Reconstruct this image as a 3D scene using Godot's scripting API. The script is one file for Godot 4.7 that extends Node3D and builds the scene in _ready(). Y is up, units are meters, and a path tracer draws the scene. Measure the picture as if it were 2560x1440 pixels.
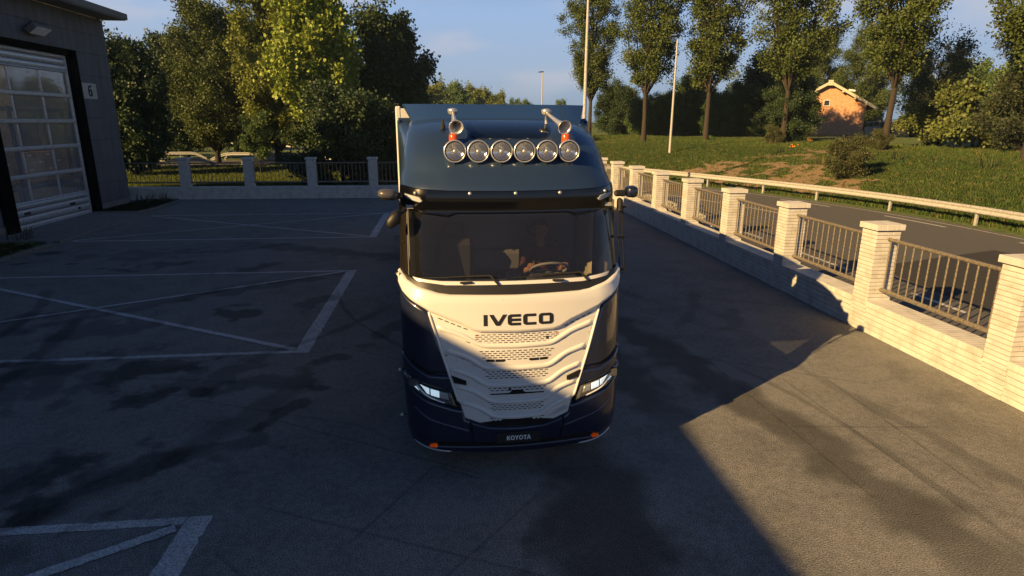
extends Node3D

# ---------------------------------------------------------------- helpers
class MB:
	var st: SurfaceTool
	var sg := 4294967295
	func _init() -> void:
		st = SurfaceTool.new()
		st.begin(Mesh.PRIMITIVE_TRIANGLES)
	func smooth(on: bool) -> void:
		sg = 0 if on else 4294967295
	func col(c: Color) -> void:
		st.set_color(c)
	func v(p: Vector3) -> void:
		st.set_smooth_group(sg)
		st.add_vertex(p)
	func tri(a: Vector3, b: Vector3, c: Vector3) -> void:   # counter-clockwise seen from outside
		v(a); v(c); v(b)
	func quad(a: Vector3, b: Vector3, c: Vector3, d: Vector3) -> void:
		tri(a, b, c); tri(a, c, d)
	func box(c: Vector3, s: Vector3, bev := 0.0, b := Basis()) -> void:
		var h := s * 0.5
		if bev <= 0.0:
			var p := []
			for i in 8:
				p.append(c + b * Vector3(h.x if i & 1 else -h.x, h.y if i & 2 else -h.y, h.z if i & 4 else -h.z))
			quad(p[4], p[5], p[7], p[6]); quad(p[1], p[0], p[2], p[3])
			quad(p[5], p[1], p[3], p[7]); quad(p[0], p[4], p[6], p[2])
			quad(p[6], p[7], p[3], p[2]); quad(p[0], p[1], p[5], p[4])
			return
		var ax := [Vector3.RIGHT, Vector3.UP, Vector3.BACK]
		var pt := func(sx: int, sy: int, sz: int, face: int) -> Vector3:
			var q := Vector3(sx * (h.x - bev), sy * (h.y - bev), sz * (h.z - bev))
			q[face] = (sx if face == 0 else sy if face == 1 else sz) * h[face]
			return c + b * q
		for f in 3:
			for s1 in [-1, 1]:
				var w := []
				var o1: int = (f + 1) % 3
				var o2: int = (f + 2) % 3
				for k in [[-1, -1], [1, -1], [1, 1], [-1, 1]]:
					var sg3 := [0, 0, 0]
					sg3[f] = s1; sg3[o1] = k[0] * s1; sg3[o2] = k[1]
					w.append(pt.call(sg3[0], sg3[1], sg3[2], f))
				quad(w[0], w[1], w[2], w[3])
		for f in 3:
			var o1: int = (f + 1) % 3
			var o2: int = (f + 2) % 3
			for k in [[-1, -1], [1, -1], [1, 1], [-1, 1]]:
				var lo := [0, 0, 0]
				var hi := [0, 0, 0]
				lo[f] = -1; hi[f] = 1
				lo[o1] = k[0]; hi[o1] = k[0]; lo[o2] = k[1]; hi[o2] = k[1]
				var a: Vector3 = pt.call(lo[0], lo[1], lo[2], o1)
				var b2: Vector3 = pt.call(lo[0], lo[1], lo[2], o2)
				var c2: Vector3 = pt.call(hi[0], hi[1], hi[2], o2)
				var d: Vector3 = pt.call(hi[0], hi[1], hi[2], o1)
				if k[0] * k[1] > 0: quad(a, d, c2, b2)
				else: quad(a, b2, c2, d)
		for i in 8:
			var s3 := [1 if i & 1 else -1, 1 if i & 2 else -1, 1 if i & 4 else -1]
			var a: Vector3 = pt.call(s3[0], s3[1], s3[2], 0)
			var b2: Vector3 = pt.call(s3[0], s3[1], s3[2], 1)
			var c2: Vector3 = pt.call(s3[0], s3[1], s3[2], 2)
			if s3[0] * s3[1] * s3[2] > 0: tri(a, b2, c2)
			else: tri(a, c2, b2)
	func frame(d: Vector3) -> Array:
		var n := d.normalized()
		var u := n.cross(Vector3.UP)
		if u.length() < 0.05: u = n.cross(Vector3.RIGHT)
		u = u.normalized()
		return [u, u.cross(n)]
	func tube(a: Vector3, b: Vector3, r0: float, r1 := -1.0, n := 8, caps := true) -> void:
		path([a, b], [r0, r0 if r1 < 0.0 else r1], n, caps)
	func path(pts: Array, rad: Array, n := 8, caps := true) -> void:
		var rings := []
		var uu := Vector3.ZERO
		for i in pts.size():
			var d: Vector3 = pts[mini(i + 1, pts.size() - 1)] - pts[maxi(i - 1, 0)]
			d = d.normalized()
			if i == 0:
				uu = frame(d)[0]
			else:
				uu = (uu - d * uu.dot(d)).normalized()
			var w := d.cross(uu)
			var ring := []
			for k in n:
				var t := TAU * k / n
				ring.append(pts[i] + (uu * cos(t) + w * sin(t)) * rad[i])
			rings.append(ring)
		for i in pts.size() - 1:
			for k in n:
				var k2: int = (k + 1) % n
				quad(rings[i][k], rings[i][k2], rings[i + 1][k2], rings[i + 1][k])
		if caps:
			var keep := sg
			sg = 4294967295
			for k in range(1, n - 1):
				tri(rings[0][0], rings[0][k + 1], rings[0][k])
				var e: Array = rings[pts.size() - 1]
				tri(e[0], e[k], e[k + 1])
			sg = keep
	func lathe(prof: Array, o: Vector3, axis: Vector3, n := 16) -> void:   # prof: Vector2(radius, along axis)
		var f := frame(axis)
		var u: Vector3 = f[0]
		var w: Vector3 = axis.normalized().cross(u)
		for i in prof.size() - 1:
			for k in n:
				var q := []
				for c in [[i, k], [i, k + 1], [i + 1, k + 1], [i + 1, k]]:
					var t: float = TAU * (c[1] % n) / n
					q.append(o + (u * cos(t) + w * sin(t)) * prof[c[0]].x + axis.normalized() * prof[c[0]].y)
				if prof[i].x > 1e-5: tri(q[0], q[1], q[2])
				if prof[i + 1].x > 1e-5: tri(q[0], q[2], q[3])
				elif prof[i].x <= 1e-5: pass
	func ellipsoid(c: Vector3, r: Vector3, p := 1.0, b := Basis(), n := 20, m := 12) -> void:   # p < 1 makes it boxier
		var pw := func(x: float) -> float: return signf(x) * pow(absf(x), p)
		var g := []
		for i in m + 1:
			var la := PI * (float(i) / m - 0.5)
			var row := []
			for k in n:
				var lo := TAU * k / n
				row.append(c + b * Vector3(r.x * pw.call(cos(la)) * pw.call(cos(lo)), r.y * pw.call(sin(la)), -r.z * pw.call(cos(la)) * pw.call(sin(lo))))
			g.append(row)
		for i in m:
			for k in n:
				var k2: int = (k + 1) % n
				if i > 0: tri(g[i][k], g[i][k2], g[i + 1][k2])
				if i < m - 1: tri(g[i][k], g[i + 1][k2], g[i + 1][k])
				elif i == 0: pass
				if i == m - 1: pass
	func done(tangents := false) -> ArrayMesh:
		st.generate_normals()
		if tangents: st.generate_tangents()
		return st.commit()

var used := {}
func numbered(n: String) -> String:
	var k: int = used.get(n, 0)
	used[n] = k + 1
	return n if k == 0 else "%s_%03d" % [n, k]

func part(called: String, mesh: Mesh, m: Material, parent: Node3D, kind := "") -> MeshInstance3D:
	var o := MeshInstance3D.new()
	o.name = called
	o.mesh = mesh
	o.material_override = m
	if kind != "": o.set_meta("kind", kind)
	parent.add_child(o, true)
	return o

func put(called: String, b: MB, m: Material, parent: Node3D, kind := "") -> MeshInstance3D:
	return part(called, b.done(), m, parent, kind)

func tag(o: Node3D, label: String, category := "", group := "", kind := "") -> Node3D:
	o.set_meta("label", label)
	if category != "": o.set_meta("category", category)
	if group != "": o.set_meta("group", group)
	if kind != "": o.set_meta("kind", kind)
	return o

func thing(called: String, label: String, category: String, at := Vector3.ZERO, turn := 0.0, group := "") -> Node3D:
	var o := Node3D.new()
	o.name = numbered(called)
	o.position = at
	o.rotation.y = turn
	add_child(o)
	tag(o, label, category, group)
	return o

func single(called: String, b: MB, m: Material, label: String, category: String, group := "") -> MeshInstance3D:
	var o := MeshInstance3D.new()
	o.name = numbered(called)
	o.mesh = b.done()
	o.material_override = m
	add_child(o)
	tag(o, label, category, group)
	return o

func struct(called: String, mesh: Mesh, m: Material, label := "") -> MeshInstance3D:
	var o := MeshInstance3D.new()
	o.name = numbered(called)
	o.mesh = mesh
	o.material_override = m
	o.set_meta("kind", "structure")
	if label != "": o.set_meta("label", label)
	add_child(o)
	return o

func copy(src: Node3D, at: Vector3, turn: float, label: String, sc := 1.0) -> Node3D:
	var o: Node3D = src.duplicate()
	o.name = numbered(String(src.get_meta("base_name")))
	o.position = at
	o.rotation = Vector3(0, turn, 0)
	o.scale = Vector3.ONE * sc
	add_child(o)
	o.set_meta("label", label)
	return o

const ORD := ["first", "second", "third", "fourth", "fifth", "sixth", "seventh", "eighth", "ninth", "tenth", "eleventh", "twelfth"]

# ---------------------------------------------------------------- materials
var M := {}
func lin(r: float, g: float, b: float) -> Color:
	return Color(r, g, b).linear_to_srgb()

func mat(n: String, c: Color, rough := 0.7, metal := 0.0) -> StandardMaterial3D:
	var m := StandardMaterial3D.new()
	m.resource_name = n
	m.albedo_color = c
	m.roughness = rough
	m.metallic = metal
	M[n] = m
	return m

func noise(seed_: int, freq: float, oct := 4, type := FastNoiseLite.TYPE_SIMPLEX_SMOOTH) -> FastNoiseLite:
	var f := FastNoiseLite.new()
	f.seed = seed_
	f.frequency = freq
	f.noise_type = type
	f.fractal_octaves = oct
	return f

func ntex(size: int, seed_: int, freq: float, stops: Array, oct := 4, normal := false, bump := 4.0) -> NoiseTexture2D:
	var t := NoiseTexture2D.new()
	t.width = size
	t.height = size
	t.seamless = true
	t.noise = noise(seed_, freq, oct)
	if normal:
		t.as_normal_map = true
		t.bump_strength = bump
	else:
		var g := Gradient.new()
		g.offsets = PackedFloat32Array()
		g.colors = PackedColorArray()
		var offs := PackedFloat32Array()
		var cols := PackedColorArray()
		for s in stops:
			offs.append(s[0]); cols.append(s[1])
		g.offsets = offs
		g.colors = cols
		t.color_ramp = g
	return t

func tri_world(m: StandardMaterial3D, per_metre: float) -> void:
	m.uv1_triplanar = true
	m.uv1_world_triplanar = true
	m.uv1_scale = Vector3.ONE * per_metre

func grey(v: float) -> Color: return Color(v, v, v)

func textured(n: String, c: Color, rough: float, per_metre: float, tex: Texture2D, normal: Texture2D = null, nscale := 1.0, metal := 0.0) -> StandardMaterial3D:
	var m := mat(n, c, rough, metal)
	m.albedo_texture = tex
	if normal:
		m.normal_enabled = true
		m.normal_texture = normal
		m.normal_scale = nscale
	tri_world(m, per_metre)
	return m

func glass(n: String, c: Color, alpha: float, rough := 0.04) -> StandardMaterial3D:
	var m := mat(n, Color(c.r, c.g, c.b, alpha), rough)
	m.transparency = BaseMaterial3D.TRANSPARENCY_ALPHA
	return m

func glow(n: String, c: Color, e: float, base := Color.BLACK, rough := 0.2) -> StandardMaterial3D:
	var m := mat(n, base if base != Color.BLACK else c, rough)
	m.emission_enabled = true
	m.emission = c
	m.emission_energy_multiplier = e
	return m

func materials() -> void:
	var fine := ntex(512, 3, 0.16, [[0.0, grey(0.42)], [0.42, grey(0.74)], [0.6, grey(0.92)], [1.0, Color.WHITE]], 5)
	var fine_n := ntex(512, 3, 0.16, [], 5, true, 5.0)
	var soft := ntex(512, 9, 0.02, [[0.0, grey(0.72)], [0.5, grey(0.93)], [1.0, Color.WHITE]], 6)
	var cream := ntex(512, 13, 0.035, [[0.0, Color(0.84, 0.82, 0.78)], [0.35, Color(0.94, 0.93, 0.915)], [0.7, Color(0.985, 0.98, 0.97)], [1.0, Color.WHITE]], 6)
	var streak := ntex(512, 21, 0.012, [[0.0, grey(0.8)], [0.5, grey(0.94)], [1.0, Color.WHITE]], 5)
	var soft_n := ntex(512, 9, 0.03, [], 5, true, 3.0)
	textured("asphalt", lin(0.365, 0.358, 0.338), 0.92, 0.6, fine, fine_n, 1.1)
	textured("road_asphalt", lin(0.15, 0.142, 0.132), 0.88, 0.5, fine, fine_n, 0.6)
	textured("road_patch", lin(0.05, 0.046, 0.042), 0.9, 0.5, fine, fine_n, 0.6)
	textured("road_paint", lin(0.62, 0.6, 0.55), 0.7, 0.8, soft)
	textured("bay_paint", lin(0.68, 0.68, 0.67), 0.8, 0.9, ntex(512, 31, 0.06, [[0.0, grey(0.55)], [0.38, grey(0.82)], [0.6, grey(0.95)], [1.0, Color.WHITE]], 6), fine_n, 0.4)
	textured("concrete", lin(0.22, 0.215, 0.205), 0.85, 0.45, soft, fine_n, 0.5)
	textured("kerb", lin(0.2, 0.19, 0.175), 0.85, 0.8, soft, fine_n, 0.5)
	for i in 3:
		textured("white_brick_%d" % i, [lin(0.62, 0.61, 0.59), lin(0.605, 0.595, 0.575), lin(0.635, 0.625, 0.605)][i], 0.75, 0.16, cream)
	textured("mortar", lin(0.30, 0.275, 0.235), 0.95, 0.9, soft, fine_n, 0.5)
	textured("rail_steel", lin(0.26, 0.24, 0.205), 0.5, 1.3, ntex(512, 41, 0.03, [[0.0, Color(0.45, 0.36, 0.28)], [0.3, Color(0.78, 0.73, 0.66)], [0.55, Color(0.95, 0.93, 0.9)], [1.0, Color.WHITE]], 6), soft_n, 0.4, 0.25)
	textured("galvanised", lin(0.5, 0.485, 0.455), 0.5, 0.7, soft, null, 1.0, 0.15)
	textured("pole_grey", lin(0.52, 0.50, 0.46), 0.55, 0.6, soft)
	textured("cladding", lin(0.118, 0.128, 0.145), 0.7, 0.35, streak, soft_n, 0.15)
	M["cladding"].uv1_scale = Vector3(0.33, 0.05, 0.33)
	mat("roof_grey", lin(0.12, 0.125, 0.13), 0.6)
	mat("black_frame", lin(0.004, 0.004, 0.004), 0.95).metallic_specular = 0.1
	textured("door_aluminium", lin(0.66, 0.68, 0.71), 0.32, 1.0, soft, soft_n, 0.2, 0.4)
	glass("door_glass", lin(0.80, 0.83, 0.86), 0.04, 0.04).metallic = 0.07
	textured("plaster_inside", lin(0.75, 0.73, 0.70), 0.9, 0.4, soft)
	textured("cardboard", lin(0.52, 0.35, 0.15), 0.85, 0.8, soft)
	textured("cardboard_dark", lin(0.44, 0.29, 0.12), 0.85, 0.8, soft)
	mat("paper_label", lin(0.75, 0.75, 0.72), 0.8)
	mat("rack_blue", lin(0.03, 0.045, 0.09), 0.5)
	textured("pallet_wood", lin(0.3, 0.2, 0.1), 0.85, 1.0, soft)
	textured("sign_white", lin(0.68, 0.68, 0.62), 0.7, 2.0, fine)
	mat("sign_black", lin(0.008, 0.008, 0.008), 0.7)
	mat("dark_plastic", lin(0.012, 0.012, 0.012), 0.45)
	mat("lamp_dark", lin(0.02, 0.02, 0.03), 0.4)
	mat("lamp_metal", lin(0.25, 0.25, 0.25), 0.35, 0.6)
	glass("lamp_glass", lin(0.5, 0.5, 0.5), 0.25, 0.06)
	# truck
	var paint := mat("blue_paint", lin(0.023, 0.045, 0.096), 0.34, 0.25)
	paint.clearcoat_enabled = true
	paint.clearcoat = 0.8
	paint.clearcoat_roughness = 0.06
	mat("fairing_paint", lin(0.014, 0.046, 0.15), 0.5)
	var navy := mat("navy_paint", lin(0.011, 0.016, 0.042), 0.34, 0.2)  # same cab paint as blue_paint, darkened for the shaded lower front
	navy.clearcoat_enabled = true
	navy.clearcoat = 0.8
	navy.clearcoat_roughness = 0.06
	var white := mat("white_paint", lin(0.66, 0.645, 0.62), 0.36)
	white.clearcoat_enabled = true
	white.clearcoat = 0.3
	white.clearcoat_roughness = 0.12
	var gb := mat("gloss_black", lin(0.003, 0.003, 0.0035), 0.22)
	gb.metallic_specular = 0.3
	gb.clearcoat_enabled = true
	gb.clearcoat = 0.7
	gb.clearcoat_roughness = 0.07
	mat("pillar_black", lin(0.012, 0.010, 0.008), 0.36, 0.2)
	mat("satin_black", lin(0.012, 0.011, 0.010), 0.5)
	mat("void_black", lin(0.002, 0.002, 0.002), 0.9)
	mat("chrome", lin(0.78, 0.77, 0.75), 0.28, 0.75)
	mat("reflector_chrome", lin(0.62, 0.60, 0.57), 0.14, 1.0)
	mat("satin_chrome", lin(0.6, 0.6, 0.6), 0.3, 0.7)
	mat("mirror_cap", lin(0.075, 0.07, 0.075), 0.32)
	glass("windscreen_glass", lin(0.02, 0.02, 0.022), 0.42, 0.03)
	glass("clear_glass", lin(0.6, 0.6, 0.6), 0.12, 0.03)
	var hg := mat("hatch_glass", lin(0.004, 0.007, 0.016), 0.08)
	hg.metallic_specular = 0.7
	mat("rubber", lin(0.012, 0.012, 0.012), 0.85)
	mat("tyre", lin(0.016, 0.016, 0.016), 0.9)
	glow("head_light_white", Color(0.82, 0.93, 1.0), 0.36, Color(0.8, 0.85, 0.9))
	glow("amber_light", Color(1.0, 0.40, 0.03), 0.08, Color(0.55, 0.22, 0.02))
	mat("beacon_amber", lin(0.55, 0.075, 0.008), 0.2)
	mat("interior_dark", lin(0.06, 0.058, 0.056), 0.8)
	mat("interior_grey", lin(0.3, 0.29, 0.28), 0.85)
	mat("seat_fabric", lin(0.09, 0.085, 0.08), 0.9)
	mat("curtain", lin(0.5, 0.43, 0.3), 0.9)
	mat("plate_white", lin(0.8, 0.82, 0.84), 0.5)
	var sk := mat("person_skin_and_cloth", Color.WHITE, 0.75)
	sk.vertex_color_use_as_albedo = true
	mat("hair", lin(0.015, 0.01, 0.007), 0.7)
	# house
	textured("salmon_render", lin(0.68, 0.36, 0.20), 0.9, 0.3, soft)
	mat("house_trim", lin(0.50, 0.47, 0.35), 0.75)
	textured("roof_tile", lin(0.22, 0.04, 0.025), 0.8, 0.7, soft)
	mat("window_white", lin(0.7, 0.7, 0.68), 0.6)
	mat("window_dark", lin(0.03, 0.035, 0.04), 0.1)
	mat("fence_dark", lin(0.012, 0.013, 0.017), 0.7)
	mat("fence_blue", lin(0.06, 0.075, 0.12), 0.6)
	# plants
	textured("bark", lin(0.085, 0.064, 0.045), 0.9, 1.6, ntex(256, 51, 0.05, [[0.0, grey(0.5)], [1.0, Color.WHITE]], 5), fine_n, 0.8)
	textured("bark_dark", lin(0.05, 0.04, 0.03), 0.9, 1.6, ntex(256, 52, 0.05, [[0.0, grey(0.5)], [1.0, Color.WHITE]], 5))
	var leaf := mat("leaf", Color.WHITE, 0.6)
	leaf.vertex_color_use_as_albedo = true
	leaf.backlight_enabled = true
	leaf.backlight = grey(0.55)
	leaf.cull_mode = BaseMaterial3D.CULL_DISABLED
	var grass := mat("grass_blade", Color.WHITE, 0.75)
	grass.vertex_color_use_as_albedo = true
	grass.backlight_enabled = true
	grass.backlight = grey(0.4)
	grass.cull_mode = BaseMaterial3D.CULL_DISABLED
	var turf := mat("turf", Color.WHITE, 0.95)
	turf.albedo_texture = ntex(1024, 61, 0.012, [[0.0, lin(0.04, 0.075, 0.012)], [0.34, lin(0.07, 0.115, 0.018)], [0.5, lin(0.095, 0.14, 0.022)], [0.64, lin(0.15, 0.15, 0.045)], [0.74, lin(0.075, 0.115, 0.018)], [1.0, lin(0.05, 0.085, 0.014)]], 7)
	turf.normal_enabled = true
	turf.normal_texture = ntex(512, 62, 0.08, [], 5, true, 8.0)
	tri_world(turf, 0.13)
	mat("flower", lin(0.8, 0.25, 0.02), 0.7)
	var frost := mat("frosted_panel", lin(0.8, 0.8, 0.78), 0.9)
	frost.backlight_enabled = true
	frost.backlight = Color.WHITE
	textured("earth", lin(0.27, 0.185, 0.095), 0.95, 0.5, soft, soft_n, 0.8)
	mat("lamp_lens", lin(0.42, 0.44, 0.46), 0.2)
	mat("soil", lin(0.05, 0.035, 0.02), 0.95)
# ---------------------------------------------------------------- everything
func sky_image() -> ImageTexture:
	var W := 1024
	var H := 512
	var im := Image.create(W, H, false, Image.FORMAT_RGBF)
	var cl := noise(201, 0.9, 5)
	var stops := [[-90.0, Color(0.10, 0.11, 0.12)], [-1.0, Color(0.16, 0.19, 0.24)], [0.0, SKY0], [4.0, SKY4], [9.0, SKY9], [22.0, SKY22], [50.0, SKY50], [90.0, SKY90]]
	for y in H:
		var e := 90.0 - 180.0 * (y + 0.5) / H
		var base: Color = stops[stops.size() - 1][1]
		for i in stops.size() - 1:
			if e <= stops[i + 1][0]:
				var k: float = clampf((e - stops[i][0]) / (stops[i + 1][0] - stops[i][0]), 0, 1)
				base = stops[i][1].lerp(stops[i + 1][1], k)
				break
		for x in W:
			var c := base
			if e > 0.0 and e < 20.0:
				var az := TAU * (x + 0.5) / W
				# long soft cloud streaks lying above the horizon
				var q := Vector3(cos(az), 0, sin(az)) * 2.2
				var n := cl.get_noise_3d(q.x, e * 0.11, q.z) + 0.45 * cl.get_noise_3d(q.x * 3.1, e * 0.45 + 9.0, q.z * 3.1)
				var k := smoothstep(-0.05, 0.45, n) * smoothstep(0.0, 5.0, e) * (1.0 - smoothstep(9.0, 20.0, e))
				c = c.lerp(Color(0.30, 0.297, 0.33), k * 0.6)
			im.set_pixel(x, y, c)
	return ImageTexture.create_from_image(im)

func _ready() -> void:
	var cam := Camera3D.new()
	cam.name = "camera"
	cam.position = Vector3(0, 3.9, 0)
	cam.basis = Basis(Vector3.UP, deg_to_rad(-6.187)) * Basis(Vector3.RIGHT, deg_to_rad(-15.2)) * Basis(Vector3.BACK, deg_to_rad(0.2226))
	cam.fov = 50.31
	cam.near = 0.05
	cam.far = 2000.0
	add_child(cam)
	cam.current = true
	var we := WorldEnvironment.new()
	we.name = "world_environment"
	var env := Environment.new()
	env.background_mode = Environment.BG_SKY
	var sky := Sky.new()
	var sm := PanoramaSkyMaterial.new()
	sm.panorama = sky_image()
	sky.sky_material = sm
	env.sky = sky
	env.tonemap_mode = Environment.TONE_MAPPER_LINEAR
	env.tonemap_exposure = EXPOSURE
	env.fog_enabled = true
	env.fog_density = FOG
	env.fog_light_color = Color(0.62, 0.70, 0.80)
	env.sdfgi_enabled = true
	env.ssao_enabled = true
	env.ssil_enabled = true
	we.environment = env
	add_child(we)
	var sun := DirectionalLight3D.new()
	sun.name = "sun"
	var el := deg_to_rad(24.2)
	var dir := Vector3(SUN_DIR.x * cos(el), -sin(el), SUN_DIR.z * cos(el))
	sun.basis = Basis.looking_at(dir, Vector3.UP)
	sun.light_energy = 1.6
	sun.light_color = Color(1.0, 0.83, 0.555)
	sun.light_angular_distance = 0.35
	sun.shadow_enabled = true
	add_child(sun)
	materials()
	terrain()
	bare_earth()
	road()
	yard()
	warehouse()
	fences()
	guardrails()
	lamp_post(Vector3(7.55, -0.03, -33.75), 11.3, 0.13, 0.055, 0.15, "tall thick pale lamp pole behind the truck's right side, at the rear fence corner")
	lamp_post(Vector3(18.7, 0.0, -50.7), 10.4, 0.12, 0.06, 0.15, "pale lamp post behind the road guardrail, dark head at its top")
	lamp_post(Vector3(17.6, 0.0, -113.6), 12.3, 0.15, 0.09, 0.15, "small distant lamp post seen over the truck roof")
	greenery()
	grasses()
	house()
	storage()
	truck()
	trailer()
	driver()

const SKY0 := Color(0.126, 0.178, 0.252)
const SKY4 := Color(0.188, 0.246, 0.330)
const SKY9 := Color(0.175, 0.255, 0.390)
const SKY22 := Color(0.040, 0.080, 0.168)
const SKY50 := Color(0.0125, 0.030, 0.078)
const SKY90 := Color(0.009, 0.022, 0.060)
const EXPOSURE := 1.92
const FOG := 0.00025
# ---------------------------------------------------------------- terrain and road
const SUN_DIR := Vector3(0.847, 0.0, -0.531)   # where the light travels, in plan
const OUT := [Vector2(20.9, 60), Vector2(20.9, 5), Vector2(20.9, -20.9), Vector2(20.5, -25.2), Vector2(19.7, -28.9), Vector2(18.5, -32.5), Vector2(16.8, -36.6), Vector2(14.6, -41.5), Vector2(11, -48), Vector2(6, -55), Vector2(-1, -61), Vector2(-10, -65), Vector2(-20, -66.5), Vector2(-110, -66.5)]
const INN := [Vector2(-110, -58.3), Vector2(-22, -58.3), Vector2(-14, -57.6), Vector2(-8, -55), Vector2(-1, -49.5), Vector2(4, -43.5), Vector2(7.8, -36.2), Vector2(8.9, -31), Vector2(8.9, -24), Vector2(8.3, -20), Vector2(8.3, 60)]

func out_dist(p: Vector2) -> float:
	var best := 1e9
	var side := 1.0
	for i in OUT.size() - 1:
		var a: Vector2 = OUT[i]
		var b: Vector2 = OUT[i + 1]
		var q := Geometry2D.get_closest_point_to_segment(p, a, b)
		var d := p.distance_to(q)
		if d < best:
			best = d
			side = signf((b - a).x * (p - q).y - (b - a).y * (p - q).x)
	return best * side

var bumps := noise(77, 0.06, 3)
func height(x: float, z: float) -> float:
	var d := out_dist(Vector2(x, z))
	var k := smoothstep(-12.0, 5.0, x)
	var y := -0.03
	if d > 0.6:
		y += 2.33 * (1.0 - exp(-maxf(d - 1.0, 0.0) / 8.5)) * k
		y += bumps.get_noise_2d(x, z) * 0.22 * smoothstep(1.0, 6.0, d)
	if z < -33.6 and d < -0.2:
		y += 0.0
	return y

var earth_noise := noise(92, 0.05, 4)
func bare(x: float, z: float) -> float:   # 0 grass .. 1 bare earth
	var pn := earth_noise.get_noise_2d(x, z)
	var fine := bumps.get_noise_2d(x * 9.0, z * 9.0)
	return smoothstep(0.04, 0.30, pn * 0.8 + fine * 0.28 + 0.26 * (1.0 - smoothstep(0.0, 10.0, Vector2(x - 26.0, (z + 46.0) * 0.7).length())))

func bare_earth() -> void:
	var b := MB.new()
	b.smooth(true)
	var s := 0.4
	for j in int(56.0 / s):
		for i in int(28.0 / s):
			var x := 17.0 + i * s
			var z := -72.0 + j * s
			var d := out_dist(Vector2(x + s * 0.5, z + s * 0.5))
			if d < 1.2 or d > 17.0 or bare(x + s * 0.5, z + s * 0.5) < 0.45: continue
			var q := []
			for c in [[0, 1], [1, 1], [1, 0], [0, 0]]:
				var px: float = x + c[0] * s + bumps.get_noise_2d((x + c[0] * s) * 7.0, (z + c[1] * s) * 7.0) * 0.3
				var pz: float = z + c[1] * s + bumps.get_noise_2d((x + c[0] * s) * 7.0 + 50.0, (z + c[1] * s) * 7.0) * 0.3
				q.append(Vector3(px, height(px, pz) + 0.035, pz))
			b.quad(q[0], q[1], q[2], q[3])
	struct("bare_earth", b.done(), M.earth, "patches of bare brown earth on the grass slope")

func frange(a: float, b: float, s: float) -> Array:
	var r := []
	var t := a
	while t < b - 1e-4:
		r.append(t)
		t += s
	return r

func terrain() -> void:
	var xs := frange(-700, -160, 60) + frange(-160, -60, 12) + frange(-60, 14, 3.0) + frange(14, 60, 0.8) + frange(60, 130, 5) + frange(130, 700, 60) + [700.0]
	var zs := frange(-700, -260, 60) + frange(-260, -120, 10) + frange(-120, -75, 3) + frange(-75, 4, 0.9) + frange(4, 80, 8) + frange(80, 400, 60) + [400.0]
	var g := []
	for z in zs:
		var row := []
		for x in xs:
			row.append(Vector3(x, height(x, z), z))
		g.append(row)
	var b := MB.new()
	b.smooth(true)
	for j in zs.size() - 1:
		for i in xs.size() - 1:
			b.quad(g[j + 1][i], g[j + 1][i + 1], g[j][i + 1], g[j][i])
	struct("ground", b.done(), M.turf, "grass ground and embankment round the yard and the road")

func curve_of(pts: Array, step := 0.8) -> Array:   # Catmull-Rom through the points, resampled
	var c := Curve3D.new()
	for i in pts.size():
		var p: Vector2 = pts[i]
		var pa: Vector2 = pts[maxi(i - 1, 0)]
		var pb: Vector2 = pts[mini(i + 1, pts.size() - 1)]
		var t := (pb - pa).normalized()
		var l0 := p.distance_to(pa) * 0.33
		var l1 := p.distance_to(pb) * 0.33
		c.add_point(Vector3(p.x, 0, p.y), Vector3(-t.x, 0, -t.y) * l0, Vector3(t.x, 0, t.y) * l1)
	c.bake_interval = 0.3
	var r := []
	var n := int(c.get_baked_length() / step)
	for i in n + 1:
		r.append(c.sample_baked(c.get_baked_length() * i / n, true))
	return r

func shift(line: Array, off: float) -> Array:   # to the left of its direction is positive
	var r := []
	for i in line.size():
		var t: Vector3 = (line[mini(i + 1, line.size() - 1)] - line[maxi(i - 1, 0)]).normalized()
		r.append(line[i] + Vector3(t.z, 0, -t.x) * off)
	return r

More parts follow.
